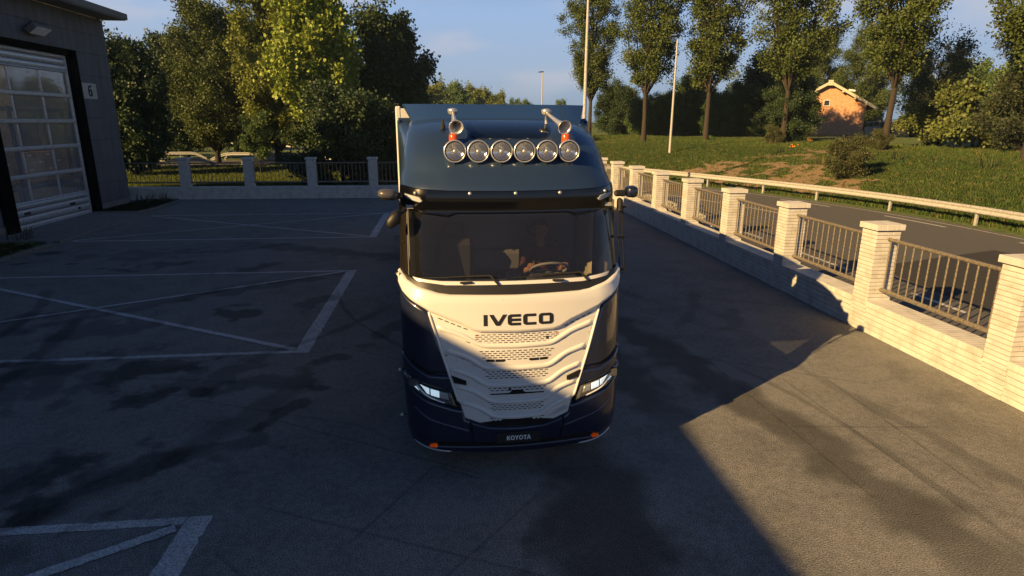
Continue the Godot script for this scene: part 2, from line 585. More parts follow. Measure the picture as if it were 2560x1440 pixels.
func road() -> void:
	var o := curve_of(OUT)
	var edge := shift(o, 0.55)
	var poly := PackedVector2Array()
	for p in edge: poly.append(Vector2(p.x, p.z))
	for p in curve_of(INN): poly.append(Vector2(p.x, p.z))
	var b := MB.new()
	var idx := Geometry2D.triangulate_polygon(poly)
	for i in range(0, idx.size(), 3):
		var q := []
		for k in 3: q.append(Vector3(poly[idx[i + k]].x, 0.0, poly[idx[i + k]].y))
		if (q[1] - q[0]).cross(q[2] - q[0]).y < 0.0: b.tri(q[0], q[2], q[1])
		else: b.tri(q[0], q[1], q[2])
	struct("road", b.done(), M.road_asphalt, "grey road that curves left behind the yard")
	# a darker strip of the road surface
	b = MB.new()
	b.quad(Vector3(11.2, 0.004, -9.0), Vector3(18.9, 0.004, -9.0), Vector3(17.3, 0.004, -17.4), Vector3(11.9, 0.004, -15.6))
	struct("road_patch", b.done(), M.road_patch, "darker patch on the road")
	var mark := func(off: float, w: float, from_z: float, to_z: float, dash: float, gap: float, label: String) -> void:
		var line := shift(o, off)
		var acc := 0.0
		var mb := MB.new()
		for i in line.size() - 1:
			var a: Vector3 = line[i]
			var c: Vector3 = line[i + 1]
			if a.z > from_z or a.z < to_z or a.x < -60: continue
			acc += a.distance_to(c)
			if dash > 0.0 and fmod(acc, dash + gap) > dash: continue
			var t := (c - a).normalized()
			var s := Vector3(t.z, 0, -t.x) * w * 0.5
			var y := Vector3(0, 0.006, 0)
			mb.quad(a + s + y, a - s + y, c - s + y, c + s + y)
		struct("road_marking", mb.done(), M.road_paint, label)
	mark.call(0.95, 0.07, 20.0, -80.0, 0.0, 0.0, "thin white edge line along the far side of the road")
	mark.call(1.62, 0.13, 20.0, -50.0, 2.9, 3.1, "dashed white lane line near the far edge of the road")
	mark.call(5.55, 0.12, 20.0, -62.0, 0.0, 0.0, "long white line along the middle of the road")
	mark.call(10.0, 0.13, 20.0, -24.0, 1.9, 2.6, "dashed white line on the near side of the road")

func beam(b: MB, line: Array, face: float, drop := []) -> void:   # W profile; face +1 looks left of the line
	var prof := [Vector2(0.0, 0.31), Vector2(0.03, 0.30), Vector2(0.085, 0.265), Vector2(0.085, 0.215), Vector2(0.02, 0.175), Vector2(0.02, 0.135), Vector2(0.085, 0.095), Vector2(0.085, 0.045), Vector2(0.03, 0.01), Vector2(0.0, 0.0)]
	for i in line.size() - 1:
		var a := []
		var c := []
		for k in prof.size():
			for e in [[i, a], [i + 1, c]]:
				var j: int = e[0]
				var t: Vector3 = (line[mini(j + 1, line.size() - 1)] - line[maxi(j - 1, 0)])
				t.y = 0
				t = t.normalized()
				var n := Vector3(t.z, 0, -t.x) * face
				e[1].append(line[j] + n * prof[k].x + Vector3(0, 0.44 + prof[k].y, 0))
		for k in prof.size() - 1:
			if face > 0: b.quad(a[k], a[k + 1], c[k + 1], c[k])
			else: b.quad(a[k], c[k], c[k + 1], a[k + 1])
		# a thin back so that the sheet has body
		var back: Vector3 = (a[0] - a[2]).normalized()
		back.y = 0
		b.quad(a[0], c[0], c[0] + Vector3(back.x, -0.02, back.z) * 0.01, a[0] + Vector3(back.x, -0.02, back.z) * 0.01)

func guardrail(line: Array, face: float, every: float, first: float, label: String, ends := true) -> void:
	var t := thing("guardrail", label, "guardrail")
	var b := MB.new()
	b.smooth(true)
	var pts := line.duplicate()
	if ends:
		var n := pts.size()
		for i in n:
			var k := minf(i, n - 1 - i)
			if k < 3: pts[i] = pts[i] - Vector3(0, [0.62, 0.3, 0.07][int(k)], 0)
	beam(b, pts, face)
	put("beam", b, M.galvanised, t)
	var acc := -first
	for i in range(1, line.size()):
		acc += line[i].distance_to(line[i - 1])
		if acc >= 0.0:
			acc -= every
			if ends and (i < 3 or i > line.size() - 3): continue
			var d: Vector3 = (line[i] - line[i - 1]).normalized()
			var n := Vector3(d.z, 0, -d.x) * face
			var pb := MB.new()
			var h := height(line[i].x, line[i].z)
			pb.box(line[i] - n * 0.09 + Vector3(0, h * 0.5 + 0.33, 0), Vector3(0.1, 0.72 - h, 0.11), 0.008, Basis(Vector3.UP, atan2(-d.z, d.x)))
			put("post", pb, M.galvanised, t)

func guardrails() -> void:
	var o := curve_of(OUT, 0.7)
	var vis := []
	for p in o:
		if p.z < 8.0 and p.x > -24.0: vis.append(p)
	guardrail(vis, 1.0, 4.0, 1.2, "long pale steel guardrail along the foot of the grass embankment")
	guardrail(curve_of([Vector2(8.9, -19.2), Vector2(9.15, -21.5), Vector2(9.25, -24), Vector2(9.2, -29)], 0.5), -1.0, 2.0, 0.8, "short guardrail on the near road edge, seen through the right railings")
	guardrail(curve_of([Vector2(-19.8, -57.3), Vector2(-23.1, -56.3), Vector2(-27, -55.9), Vector2(-45, -55.5)], 0.5), 1.0, 4.0, 2.4, "guardrail with a turned-down end behind the leftmost rear railing")
	guardrail(curve_of([Vector2(-18.6, -59.2), Vector2(-15.9, -59.3), Vector2(-9, -57.2), Vector2(-4, -53.6)], 0.5), -1.0, 4.0, 1.6, "sunlit guardrail behind the second and third rear railings")
	guardrail(curve_of([Vector2(-24.6, -68.2), Vector2(-30, -67.6), Vector2(-38, -67.4), Vector2(-60, -67.4)], 0.5), 1.0, 4.0, 2.4, "far left guardrail on the other side of the rear road")
	guardrail(curve_of([Vector2(-22.6, -68.0), Vector2(-22.9, -72.0), Vector2(-21.5, -76.0), Vector2(-17.5, -80.0), Vector2(-8, -84)], 0.5), 1.0, 4.0, 2.0, "guardrail bending away behind the gap in the rear rails")
	guardrail(curve_of([Vector2(-40, -104), Vector2(-28.0, -96.9), Vector2(-24.2, -91.5), Vector2(-20, -88)], 0.7), 1.0, 4.0, 2.0, "most distant guardrail, above the rear road between the trees")

func lamp_post(at: Vector3, h: float, r0: float, r1: float, turn: float, label: String) -> void:
	var t := thing("street_lamp", label, "street lamp", at, turn, "")
	var b := MB.new()
	b.smooth(true)
	b.path([Vector3.ZERO, Vector3(0, h * 0.5, 0), Vector3(0, h, 0)], [r0, (r0 + r1) * 0.5, r1], 12)
	put("pole", b, M.pole_grey, t)
	b = MB.new()
	b.box(Vector3(0, 0.01, 0), Vector3(r0 * 3.4, 0.04, r0 * 3.4), 0.008)
	put("base_plate", b, M.pole_grey, t)
	b = MB.new()
	b.box(Vector3(-0.28, h + 0.08, 0), Vector3(0.95, 0.15, 0.34), 0.05, Basis(Vector3.BACK, 0.1))
	put("lamp_head", b, M.lamp_dark, t)
	b = MB.new()
	b.box(Vector3(-0.36, h - 0.012, 0), Vector3(0.62, 0.03, 0.26), 0.01, Basis(Vector3.BACK, 0.1))
	put("lens", b, M.lamp_metal, t)

# ---------------------------------------------------------------- the yard
var stain: ImageTexture
func stain_map() -> void:   # x -16..9, z -34..6 ; dirt, oil and rubber that lie on the paving
	var W := 1250
	var Hh := 2000
	var big := noise(101, 0.005, 5).get_image(W, Hh, false, false, true)
	var mid := noise(102, 0.024, 6).get_image(W, Hh, false, false, true)
	var fin := noise(103, 0.16, 4).get_image(W, Hh, false, false, true)
	var acc := PackedFloat32Array()
	acc.resize(W * Hh)
	var bg := big.get_data()
	var md := mid.get_data()
	var fn := fin.get_data()
	for i in W * Hh:
		acc[i] = 0.66 + 0.24 * (bg[i] / 255.0) + 0.30 * (md[i] / 255.0) - 0.04 + 0.42 * (fn[i] / 255.0 - 0.5)
	var px := func(x: float, z: float) -> Vector2: return Vector2((x + 16.0) * 50.0, (z + 34.0) * 50.0)
	# patches: x, z, half length, half width, angle, strength, raggedness
	var spots := [[-12.0, -19.6, 0.42, 0.34, 0.2, 0.72, 0.5], [-11.8, -18.2, 0.3, 0.18, 0.4, 0.6, 0.8], [-10.4, -18.0, 0.2, 0.14, 0.0, 0.5, 0.8], [-9.0, -19.2, 1.7, 0.7, 0.2, 0.22, 1.4], [-8.2, -17.6, 1.0, 0.4, 0.5, 0.42, 1.5], [-6.3, -19.8, 1.5, 0.35, 0.5, 0.3, 1.0], [-5.4, -16.9, 0.9, 0.28, 0.9, 0.42, 1.4], [-4.3, -15.0, 1.6, 0.32, 0.6, 0.36, 1.0], [-4.2, -12.8, 0.5, 0.55, 1.1, 0.52, 1.6], [-2.9, -13.6, 0.6, 0.35, 0.9, 0.34, 1.6], [-6.6, -12.0, 1.2, 0.6, 0.1, 0.34, 1.2], [-8.6, -12.3, 1.0, 0.8, 0.1, 0.3, 1.4], [-6.3, -9.6, 1.7, 0.9, 0.2, 0.34, 1.6], [-7.8, -8.6, 1.5, 0.7, 1.3, 0.42, 1.6], [-4.8, -9.9, 0.75, 0.42, 0.3, 0.44, 1.6], [-3.9, -9.4, 0.9, 0.5, 0.6, 0.34, 1.5], [-4.3, -8.7, 0.5, 0.3, 0.4, 0.5, 1.6], [-2.7, -9.2, 0.7, 0.45, 0.4, 0.38, 1.2], [-2.0, -10.1, 0.5, 0.22, 0.4, 0.5, 1.3], [-3.9, -6.7, 0.9, 0.5, 0.7, 0.45, 1.5], [-5.2, -6.4, 1.2, 0.6, 0.3, 0.42, 1.6], [-2.9, -7.1, 0.55, 0.5, 0.5, 0.36, 1.6], [-4.6, -5.3, 0.9, 0.5, 0.2, 0.36, 1.6], [-2.2, -8.3, 0.16, 0.6, -0.4, 0.5, 1.5], [-0.6, -9.3, 0.25, 0.16, 0.3, 0.35, 1.2], [-2.0, -4.2, 0.3, 0.5, 0.4, 0.3, 1.5], [0.62, -4.4, 0.16, 0.5, 0.0, 0.4, 1.2], [-1.0, -11.8, 0.22, 1.4, -0.5, 0.34, 1.5], [6.8, -7.2, 0.9, 0.2, 0.7, 0.1, 1.2], [7.2, -8.6, 0.8, 0.14, 0.9, 0.12, 1.2], [5.8, -11.5, 0.8, 0.2, 1.0, 0.2, 1.5]]
	for s in spots:
		var c: Vector2 = px.call(s[0], s[1])
		var R := int(maxf(s[2], s[3]) * 50.0 * 1.7)
		for y in range(maxi(0, int(c.y) - R), mini(Hh, int(c.y) + R)):
			for x in range(maxi(0, int(c.x) - R), mini(W, int(c.x) + R)):
				var d := Vector2(x - c.x, y - c.y).rotated(s[4]) / 50.0
				var i := y * W + x
				var q: float = sqrt(d.x * d.x / (s[2] * s[2]) + d.y * d.y / (s[3] * s[3])) + s[6] * (md[i] / 255.0 - 0.5) * 1.5
				var k := 1.0 - smoothstep(0.6, 1.1, q)
				if k > 0.0: acc[i] *= 1.0 - minf(0.8, s[5] * 1.4) * k * (0.5 + 0.5 * fn[i] / 255.0)
	# tyre rubber and cracks: points, half width, strength
	var strokes := [[[Vector2(2.9, -13.5), Vector2(3.4, -11.2), Vector2(3.9, -9.4), Vector2(4.25, -7.9), Vector2(4.5, -6.6), Vector2(4.7, -5.4), Vector2(5.0, -3.0)], 0.46, 0.72], [[Vector2(2.4, -12.5), Vector2(2.7, -10), Vector2(2.9, -8.3), Vector2(3.0, -7.0)], 0.38, 0.65], [[Vector2(5.6, -9.6), Vector2(5.9, -7.8), Vector2(6.2, -6.2), Vector2(6.3, -4.6)], 0.13, 0.34], [[Vector2(4.4, -9.8), Vector2(4.9, -8.4), Vector2(5.15, -7.4), Vector2(5.35, -5.6), Vector2(5.4, -3.9)], 0.07, 0.42], [[Vector2(1.5, -7.0), Vector2(1.6, -5.8), Vector2(1.45, -4.6), Vector2(1.2, -2.6)], 0.68, 0.75], [[Vector2(-1.6, -22), Vector2(-0.6, -19), Vector2(0.2, -17)], 0.6, 0.6], [[Vector2(-7, -20.9), Vector2(-2.6, -18.6), Vector2(0.5, -17)], 0.5, 0.5], [[Vector2(-1.2, -13.2), Vector2(-2.2, -11.4), Vector2(-3.6, -9.9)], 0.12, 0.5], [[Vector2(-7.6, -13.6), Vector2(-7.0, -10.6), Vector2(-6.6, -8)], 0.18, 0.6], [[Vector2(4.5, -16.5), Vector2(4.0, -14.4), Vector2(4.6, -12.8)], 0.2, 0.4], [[Vector2(6.0, -13.9), Vector2(5.1, -12.0), Vector2(4.4, -11.0)], 0.14, 0.35], [[Vector2(-9.6, -15.6), Vector2(-8.5, -13), Vector2(-8.1, -9.5)], 0.14, 0.55], [[Vector2(2.6, -20), Vector2(3.2, -16), Vector2(3.9, -12.6)], 0.3, 0.35], [[Vector2(-0.2, -9.6), Vector2(-1.9, -12.2), Vector2(-2.7, -14.6)], 0.05, 0.5], [[Vector2(-4.6, -15.8), Vector2(-6.6, -13.4), Vector2(-9.5, -11.2)], 0.22, 0.5], [[Vector2(-2.0, -9.5), Vector2(-3.2, -7.2), Vector2(-4.6, -5.6)], 0.28, 0.45], [[Vector2(-8.5, -7.6), Vector2(-7.2, -9.6), Vector2(-5.6, -10.2)], 0.3, 0.5], [[Vector2(-6.2, -7.2), Vector2(-5.2, -6.0), Vector2(-4.9, -4.6)], 0.4, 0.5]]
	for q in [[Vector2(-3.6, -8.6), Vector2(-1.2, -7.6)], [Vector2(-2.4, -7.9), Vector2(0.3, -6.3)], [Vector2(-2.0, -5.9), Vector2(1.0, -4.5)], [Vector2(-1.0, -5.2), Vector2(-0.2, -6.5)], [Vector2(-0.2, -6.5), Vector2(0.3, -6.2)], [Vector2(-2.2, -5.2), Vector2(-1.2, -4.2)], [Vector2(4.35, -9.3), Vector2(4.5, -5.4)], [Vector2(3.9, -9.7), Vector2(6.4, -8.2)], [Vector2(5.2, -8.5), Vector2(5.3, -5.0)], [Vector2(5.9, -8.5), Vector2(5.8, -5.4)], [Vector2(4.5, -7.0), Vector2(6.3, -6.8)], [Vector2(2.9, -11.2), Vector2(4.6, -14.4)], [Vector2(3.9, -12.3), Vector2(4.9, -11.4)], [Vector2(-5.4, -9.6), Vector2(-2.6, -9.1)], [Vector2(-0.9, -8.5), Vector2(0.2, -10.0)], [Vector2(-2.6, -4.9), Vector2(-0.5, -3.4)], [Vector2(-1.9, -10.6), Vector2(0.1, -9.3)], [Vector2(-0.4, -4.3), Vector2(0.9, -5.8)], [Vector2(5.0, -13.6), Vector2(7.4, -12.2)]]:
		strokes.append([q, 0.012, 0.34])
	for s in strokes:
		var line: Array = s[0]
		if line.size() > 2:
			line = []
			for p in curve_of(s[0], 0.25): line.append(Vector2(p.x, p.z))
		var hw: float = s[1]
		var ks := {}
		for n in line.size() - 1:
			var a: Vector2 = px.call(line[n].x, line[n].y)
			var b: Vector2 = px.call(line[n + 1].x, line[n + 1].y)
			var R := maxf(2.0, hw * 50.0 * 1.7)
			var l2 := maxf(1e-3, (b - a).length_squared())
			for y in range(maxi(0, int(minf(a.y, b.y) - R)), mini(Hh, int(maxf(a.y, b.y) + R) + 1)):
				for x in range(maxi(0, int(minf(a.x, b.x) - R)), mini(W, int(maxf(a.x, b.x) + R) + 1)):
					var p := Vector2(x, y)
					var t := clampf((p - a).dot(b - a) / l2, 0.0, 1.0)
					var d := p.distance_to(a + (b - a) * t) / 50.0
					var i := y * W + x
					var k := 0.0
					if hw < 0.03: k = 1.0 - smoothstep(0.4, 1.0, d * 50.0 / 1.0)
					else:
						var e := minf(1.0, (float(n) + t) / line.size() * 5.0) * minf(1.0, (line.size() - float(n) - t) / line.size() * 5.0)
						k = e * (1.0 - smoothstep(0.4, 1.25, d / hw + 1.1 * (md[i] / 255.0 - 0.5))) * (0.5 + 0.5 * fn[i] / 255.0)
					if k > 0.003 and k > ks.get(i, 0.0): ks[i] = k
		for i in ks: acc[i] *= 1.0 - s[2] * ks[i]
	var out := PackedByteArray()
	out.resize(W * Hh * 3)
	for i in W * Hh:
		var vv := clampf(acc[i], 0.05, 1.0)
		var s8 := pow(vv, 0.4545) * 255.0
		out[i * 3] = int(s8)
		out[i * 3 + 1] = int(s8)
		out[i * 3 + 2] = int(s8)
	stain = ImageTexture.create_from_image(Image.create_from_data(W, Hh, false, Image.FORMAT_RGB8, out))

func yard() -> void:
	stain_map()
	for n in ["asphalt", "bay_paint"]:
		var m: StandardMaterial3D = M[n]
		m.detail_enabled = true
		m.detail_albedo = stain
		m.detail_blend_mode = BaseMaterial3D.BLEND_MODE_MUL
		m.detail_uv_layer = BaseMaterial3D.DETAIL_UV_2
	var st := SurfaceTool.new()
	st.begin(Mesh.PRIMITIVE_TRIANGLES)
	var add := func(x: float, z: float) -> void:
		st.set_normal(Vector3.UP)
		st.set_uv(Vector2(x, z))
		st.set_uv2(Vector2(clampf((x + 16.0) / 25.0, 0.002, 0.998), clampf((z + 34.0) / 40.0, 0.002, 0.998)))
		st.add_vertex(Vector3(x, 0.004, z))
	for rz in [[-33.4, 6.0], [6.0, 26.0]]:
		for rx in [[-16.0, 8.2]]:
			for c in [[0, 0], [1, 0], [1, 1], [0, 0], [1, 1], [0, 1]]:
				add.call(rx[c[0]], rz[c[1]])
	struct("yard", st.commit(), M.asphalt, "stained grey paving of the loading yard")
	# bay markings: one box with a cross each
	var rng := RandomNumberGenerator.new()
	rng.seed = 5
	var bays := [[-5.66, 0.35, "nearest bay marking, white box with a cross, at lower left"], [-16.42, -10.38, "middle bay marking, white box with a cross, left of the truck"], [-27.22, -21.44, "far bay marking, white box with a cross, before the loading door"]]
	for bay in bays:
		var z0: float = bay[0]
		var z1: float = bay[1]
		var x0 := -12.35
		var x1 := -2.43
		var s := SurfaceTool.new()
		s.begin(Mesh.PRIMITIVE_TRIANGLES)
		var lines := [[Vector2(x0, z0), Vector2(x1 - 0.26, z0), 0.13, 0.010], [Vector2(x0, z1), Vector2(x1 - 0.26, z1), 0.13, 0.010], [Vector2(x1 - 0.13, z0 - 0.065), Vector2(x1 - 0.13, z1 + 0.065), 0.26, 0.010], [Vector2(x0, z0 + 0.1), Vector2(x1 - 0.3, z1 - 0.12), 0.13, 0.014], [Vector2(x0, z1 - 0.1), Vector2(x1 - 0.3, z0 + 0.12), 0.13, 0.018]]
		for l in lines:
			var a: Vector2 = l[0]
			var b: Vector2 = l[1]
			var n := maxi(6, int(a.distance_to(b) / 0.06))
			var d := (b - a).normalized()
			var side := Vector2(-d.y, d.x)
			var prev := []
			for i in n + 1:
				var p := a + (b - a) * i / n
				var w0: float = l[2] * 0.5 + rng.randf_range(-0.008, 0.006)
				var w1: float = l[2] * 0.5 + rng.randf_range(-0.008, 0.006)
				if rng.randf() < 0.05: w0 -= 0.022
				if rng.randf() < 0.05: w1 -= 0.022
				var cur := [p + side * w0, p - side * w1]
				if i > 0:
					for q in [prev[0], prev[1], cur[1], prev[0], cur[1], cur[0]]:
						s.set_normal(Vector3.UP)
						s.set_uv(q)
						s.set_uv2(Vector2((q.x + 16.0) / 25.0, (q.y + 34.0) / 40.0))
						s.add_vertex(Vector3(q.x, l[3], q.y))
				prev = cur
		struct("bay_marking", s.commit(), M.bay_paint, bay[2])
	# concrete apron in front of the door, kerbs, planted strips
	var t := thing("concrete_apron", "pale concrete apron of slabs before the loading door", "pavement")
	t.set_meta("kind", "structure")
	for i in 4:
		for j in 2:
			var b := MB.new()
			b.box(Vector3(-14.42 + j * 1.22, 0.035, -22.05 - i * 1.62), Vector3(1.2, 0.09, 1.6), 0.01)
			put("slab", b, M.concrete, t)
	kerb_run([Vector2(-12.55, -6.0), Vector2(-12.5, -20.6), Vector2(-12.9, -21.1), Vector2(-14.9, -21.15)], "kerb round the near grass strip left of the loading door")
	kerb_run([Vector2(-14.9, -27.75), Vector2(-13.2, -27.8), Vector2(-12.95, -28.3), Vector2(-13.0, -31.6), Vector2(-14.0, -32.6)], "kerb round the far grass strip at the building corner")
	for e in [[[Vector2(-14.98, -6), Vector2(-12.62, -6), Vector2(-12.6, -20.55), Vector2(-12.98, -21.02), Vector2(-14.98, -21.05)], "strip of grass left of the loading door"], [[Vector2(-14.98, -27.85), Vector2(-13.25, -27.9), Vector2(-13.05, -28.35), Vector2(-13.1, -31.55), Vector2(-14.1, -32.5), Vector2(-14.98, -32.5)], "strip of grass at the far corner of the warehouse"]]:
		var pl := PackedVector2Array(e[0])
		var b := MB.new()
		var ix := Geometry2D.triangulate_polygon(pl)
		for i in range(0, ix.size(), 3):
			var q := []
			for k in 3: q.append(Vector3(pl[ix[i + k]].x, 0.075, pl[ix[i + k]].y))
			if (q[1] - q[0]).cross(q[2] - q[0]).y < 0.0: b.tri(q[0], q[2], q[1])
			else: b.tri(q[0], q[1], q[2])
		struct("grass_strip", b.done(), M.turf, e[1])

func kerb_run(pts: Array, label: String) -> void:
	var t := thing("kerb", label, "kerb")
	t.set_meta("kind", "structure")
	for i in pts.size() - 1:
		var a: Vector2 = pts[i]
		var b: Vector2 = pts[i + 1]
		var n := maxi(1, int(round(a.distance_to(b) / 1.0)))
		var d := (b - a) / n
		for k in n:
			var c := a + d * (k + 0.5)
			var mb := MB.new()
			mb.box(Vector3(c.x, 0.06, c.y), Vector3(d.length() - 0.012, 0.13, 0.15), 0.02, Basis(Vector3.UP, -atan2(d.y, d.x)))
			put("kerb_stone", mb, M.kerb, t)
# ---------------------------------------------------------------- white brick fence
var brick_mesh := {}
func brick(size: Vector3) -> ArrayMesh:
	var key := "%.3f_%.3f_%.3f" % [size.x, size.y, size.z]
	if not brick_mesh.has(key):
		var b := MB.new()
		b.box(Vector3.ZERO, size, 0.004)
		brick_mesh[key] = b.done()
	return brick_mesh[key]

var frng := RandomNumberGenerator.new()
# bricks: Array of [centre, size]; laid one by one, or joined into one part where they are too small to tell apart
func lay(bricks: Array, parent: Node3D, one_by_one: bool) -> void:
	if one_by_one:
		for q in bricks:
			var o := part("brick", brick(q[1]), M["white_brick_%d" % frng.randi_range(0, 2)], parent)
			o.position = q[0] + Vector3(frng.randf_range(-0.0015, 0.0015), 0, frng.randf_range(-0.0015, 0.0015))
	else:
		var b := MB.new()
		for q in bricks:
			b.box(q[0], q[1], 0.0)
		put("brick", b, M.white_brick_0, parent, "stuff")

# a pillar whose front faces -x (turn 0); origin at the middle of its foot
func pillar(at: Vector3, turn: float, one: bool, label: String, group: String) -> void:
	var t := thing("brick_pillar", label, "pillar", at, turn, group)
	var b := MB.new()
	b.box(Vector3(0, 0.975, 0), Vector3(0.462, 1.95, 0.402))
	put("mortar", b, M.mortar, t)
	var bricks := []
	var rows := 26
	var p := 0.075
	for r in rows:
		var y := 0.037 + r * p
		var split := [0.16, 0.32] if r % 2 == 0 else [0.32, 0.16]
		var x := -0.24
		for w in split:
			bricks.append([Vector3(x + w * 0.5, y, 0), Vector3(w - 0.007, p - 0.009, 0.42)])
			x += w
	lay(bricks, t, one)
	# cap: a neck and a row of bricks on edge
	b = MB.new()
	b.box(Vector3(0, 1.962, 0), Vector3(0.47, 0.02, 0.41))
	put("neck", b, M.mortar, t)
	bricks = []
	for i in 6:
		for j in 2:
			bricks.append([Vector3(-0.235 + i * 0.094, 2.026, -0.128 + j * 0.256), Vector3(0.0915, 0.108, 0.253)])
	lay(bricks, t, one)

# a low wall with a coping, along z from -len/2 to len/2, front facing -x
func low_wall(at: Vector3, turn: float, length: float, one: bool, label: String, group: String) -> void:
	var t := thing("low_brick_wall", label, "wall", at, turn, group)
	var b := MB.new()
	b.box(Vector3(0, 0.249, 0), Vector3(0.442, 0.498, length - 0.012))
	put("mortar", b, M.mortar, t)
	var bricks := []
	var p := 0.0985
	for r in 5:
		var y := 0.049 + r * p
		var z := -length * 0.5
		var first := r % 2 == 0
		while z < length * 0.5 - 0.02:
			var w := 0.30
			if first: w = 0.15
			first = false
			w = minf(w, length * 0.5 - z)
			if w < 0.03: break
			bricks.append([Vector3(0, y, z + w * 0.5), Vector3(0.458, p - 0.010, w - 0.003)])
			z += w
	lay(bricks, t, one)
	bricks = []
	var n := int(round(length / 0.095))
	var s := length / n
	for i in n:
		bricks.append([Vector3(-0.004, 0.56, -length * 0.5 + (i + 0.5) * s), Vector3(0.494, 0.112, s - 0.005)])
	lay(bricks, t, one)

func railing(at: Vector3, turn: float, length: float, label: String, group: String) -> void:
	var t := thing("railing", label, "railing", at, turn, group)
	var h := length * 0.5
	var b := MB.new()
	b.smooth(true)
	b.tube(Vector3(0, 1.8, -h), Vector3(0, 1.8, h), 0.034, -1, 12)
	put("top_rail", b, M.rail_steel, t)
	b = MB.new()
	b.smooth(true)
	b.tube(Vector3(0, 0.83, -h), Vector3(0, 0.83, h), 0.041, -1, 12)
	put("bottom_rail", b, M.rail_steel, t)
	var n := 14
	b = MB.new()
	b.smooth(true)
	b.tube(Vector3(0, 0.85, 0), Vector3(0, 1.785, 0), 0.0155, -1, 8, false)
	var bar := b.done()
	for i in n:
		var o := part("bar", bar, M.rail_steel, t)
		o.position = Vector3(0, 0, -h + 0.09 + i * (length - 0.18) / (n - 1))

func fences() -> void:
	frng.seed = 11
	var P := 3.07
	for i in 10:
		var z := -7.6 - (i - 1) * P    # the wall before the first pillar runs out of the picture
		if z < -32.4: break
		var one := i < 6
		if i > 0:
			pillar(Vector3(8.19, 0, z), 0.0, one, "white brick pillar of the right fence, %s counted from the right edge of the view" % ORD[i - 1], "white brick pillars along the road side of the yard")
		var mid := Vector3(8.19, 0, z - P * 0.5)
		if mid.z < -32.0: continue
		var span: String = "between the %s and %s pillars of the right fence" % [ORD[i - 1], ORD[i]] if i > 0 else "running out of view before the nearest right pillar"
		low_wall(mid, 0.0, P - 0.424, one, "low white brick wall with coping %s" % span, "low walls along the road side of the yard")
		railing(mid + Vector3(0.02, 0, 0), 0.0, P - 0.36, "weathered steel railing %s" % span, "railings along the road side of the yard")
	# rear fence, front faces +z
	var turn := PI / 2.0
	for i in 7:
		var x := -13.1 + i * 3.12
		var nm: String = ORD[i]
		pillar(Vector3(x, 0, -33.14), turn, false, "shaded white brick pillar of the rear fence, %s from the left" % nm, "white brick pillars along the rear of the yard")
		if i < 6:
			var mid := Vector3(x + 1.56, 0, -33.14)
			low_wall(mid, turn, 3.12 - 0.424, false, "shaded low white brick wall between the %s and %s rear pillars" % [nm, ORD[i + 1]], "low walls along the rear of the yard")
			railing(mid + Vector3(0, 0, -0.02), turn, 3.12 - 0.36, "dark shaded railing between the %s and %s rear pillars" % [nm, ORD[i + 1]], "railings along the rear of the yard")
	var left := Vector3(-14.76, 0, -33.14)
	low_wall(left, turn, 2.9, false, "shaded low white brick wall beside the warehouse corner", "low walls along the rear of the yard")
	railing(left + Vector3(0, 0, -0.02), turn, 2.95, "dark shaded railing beside the warehouse corner", "railings along the rear of the yard")

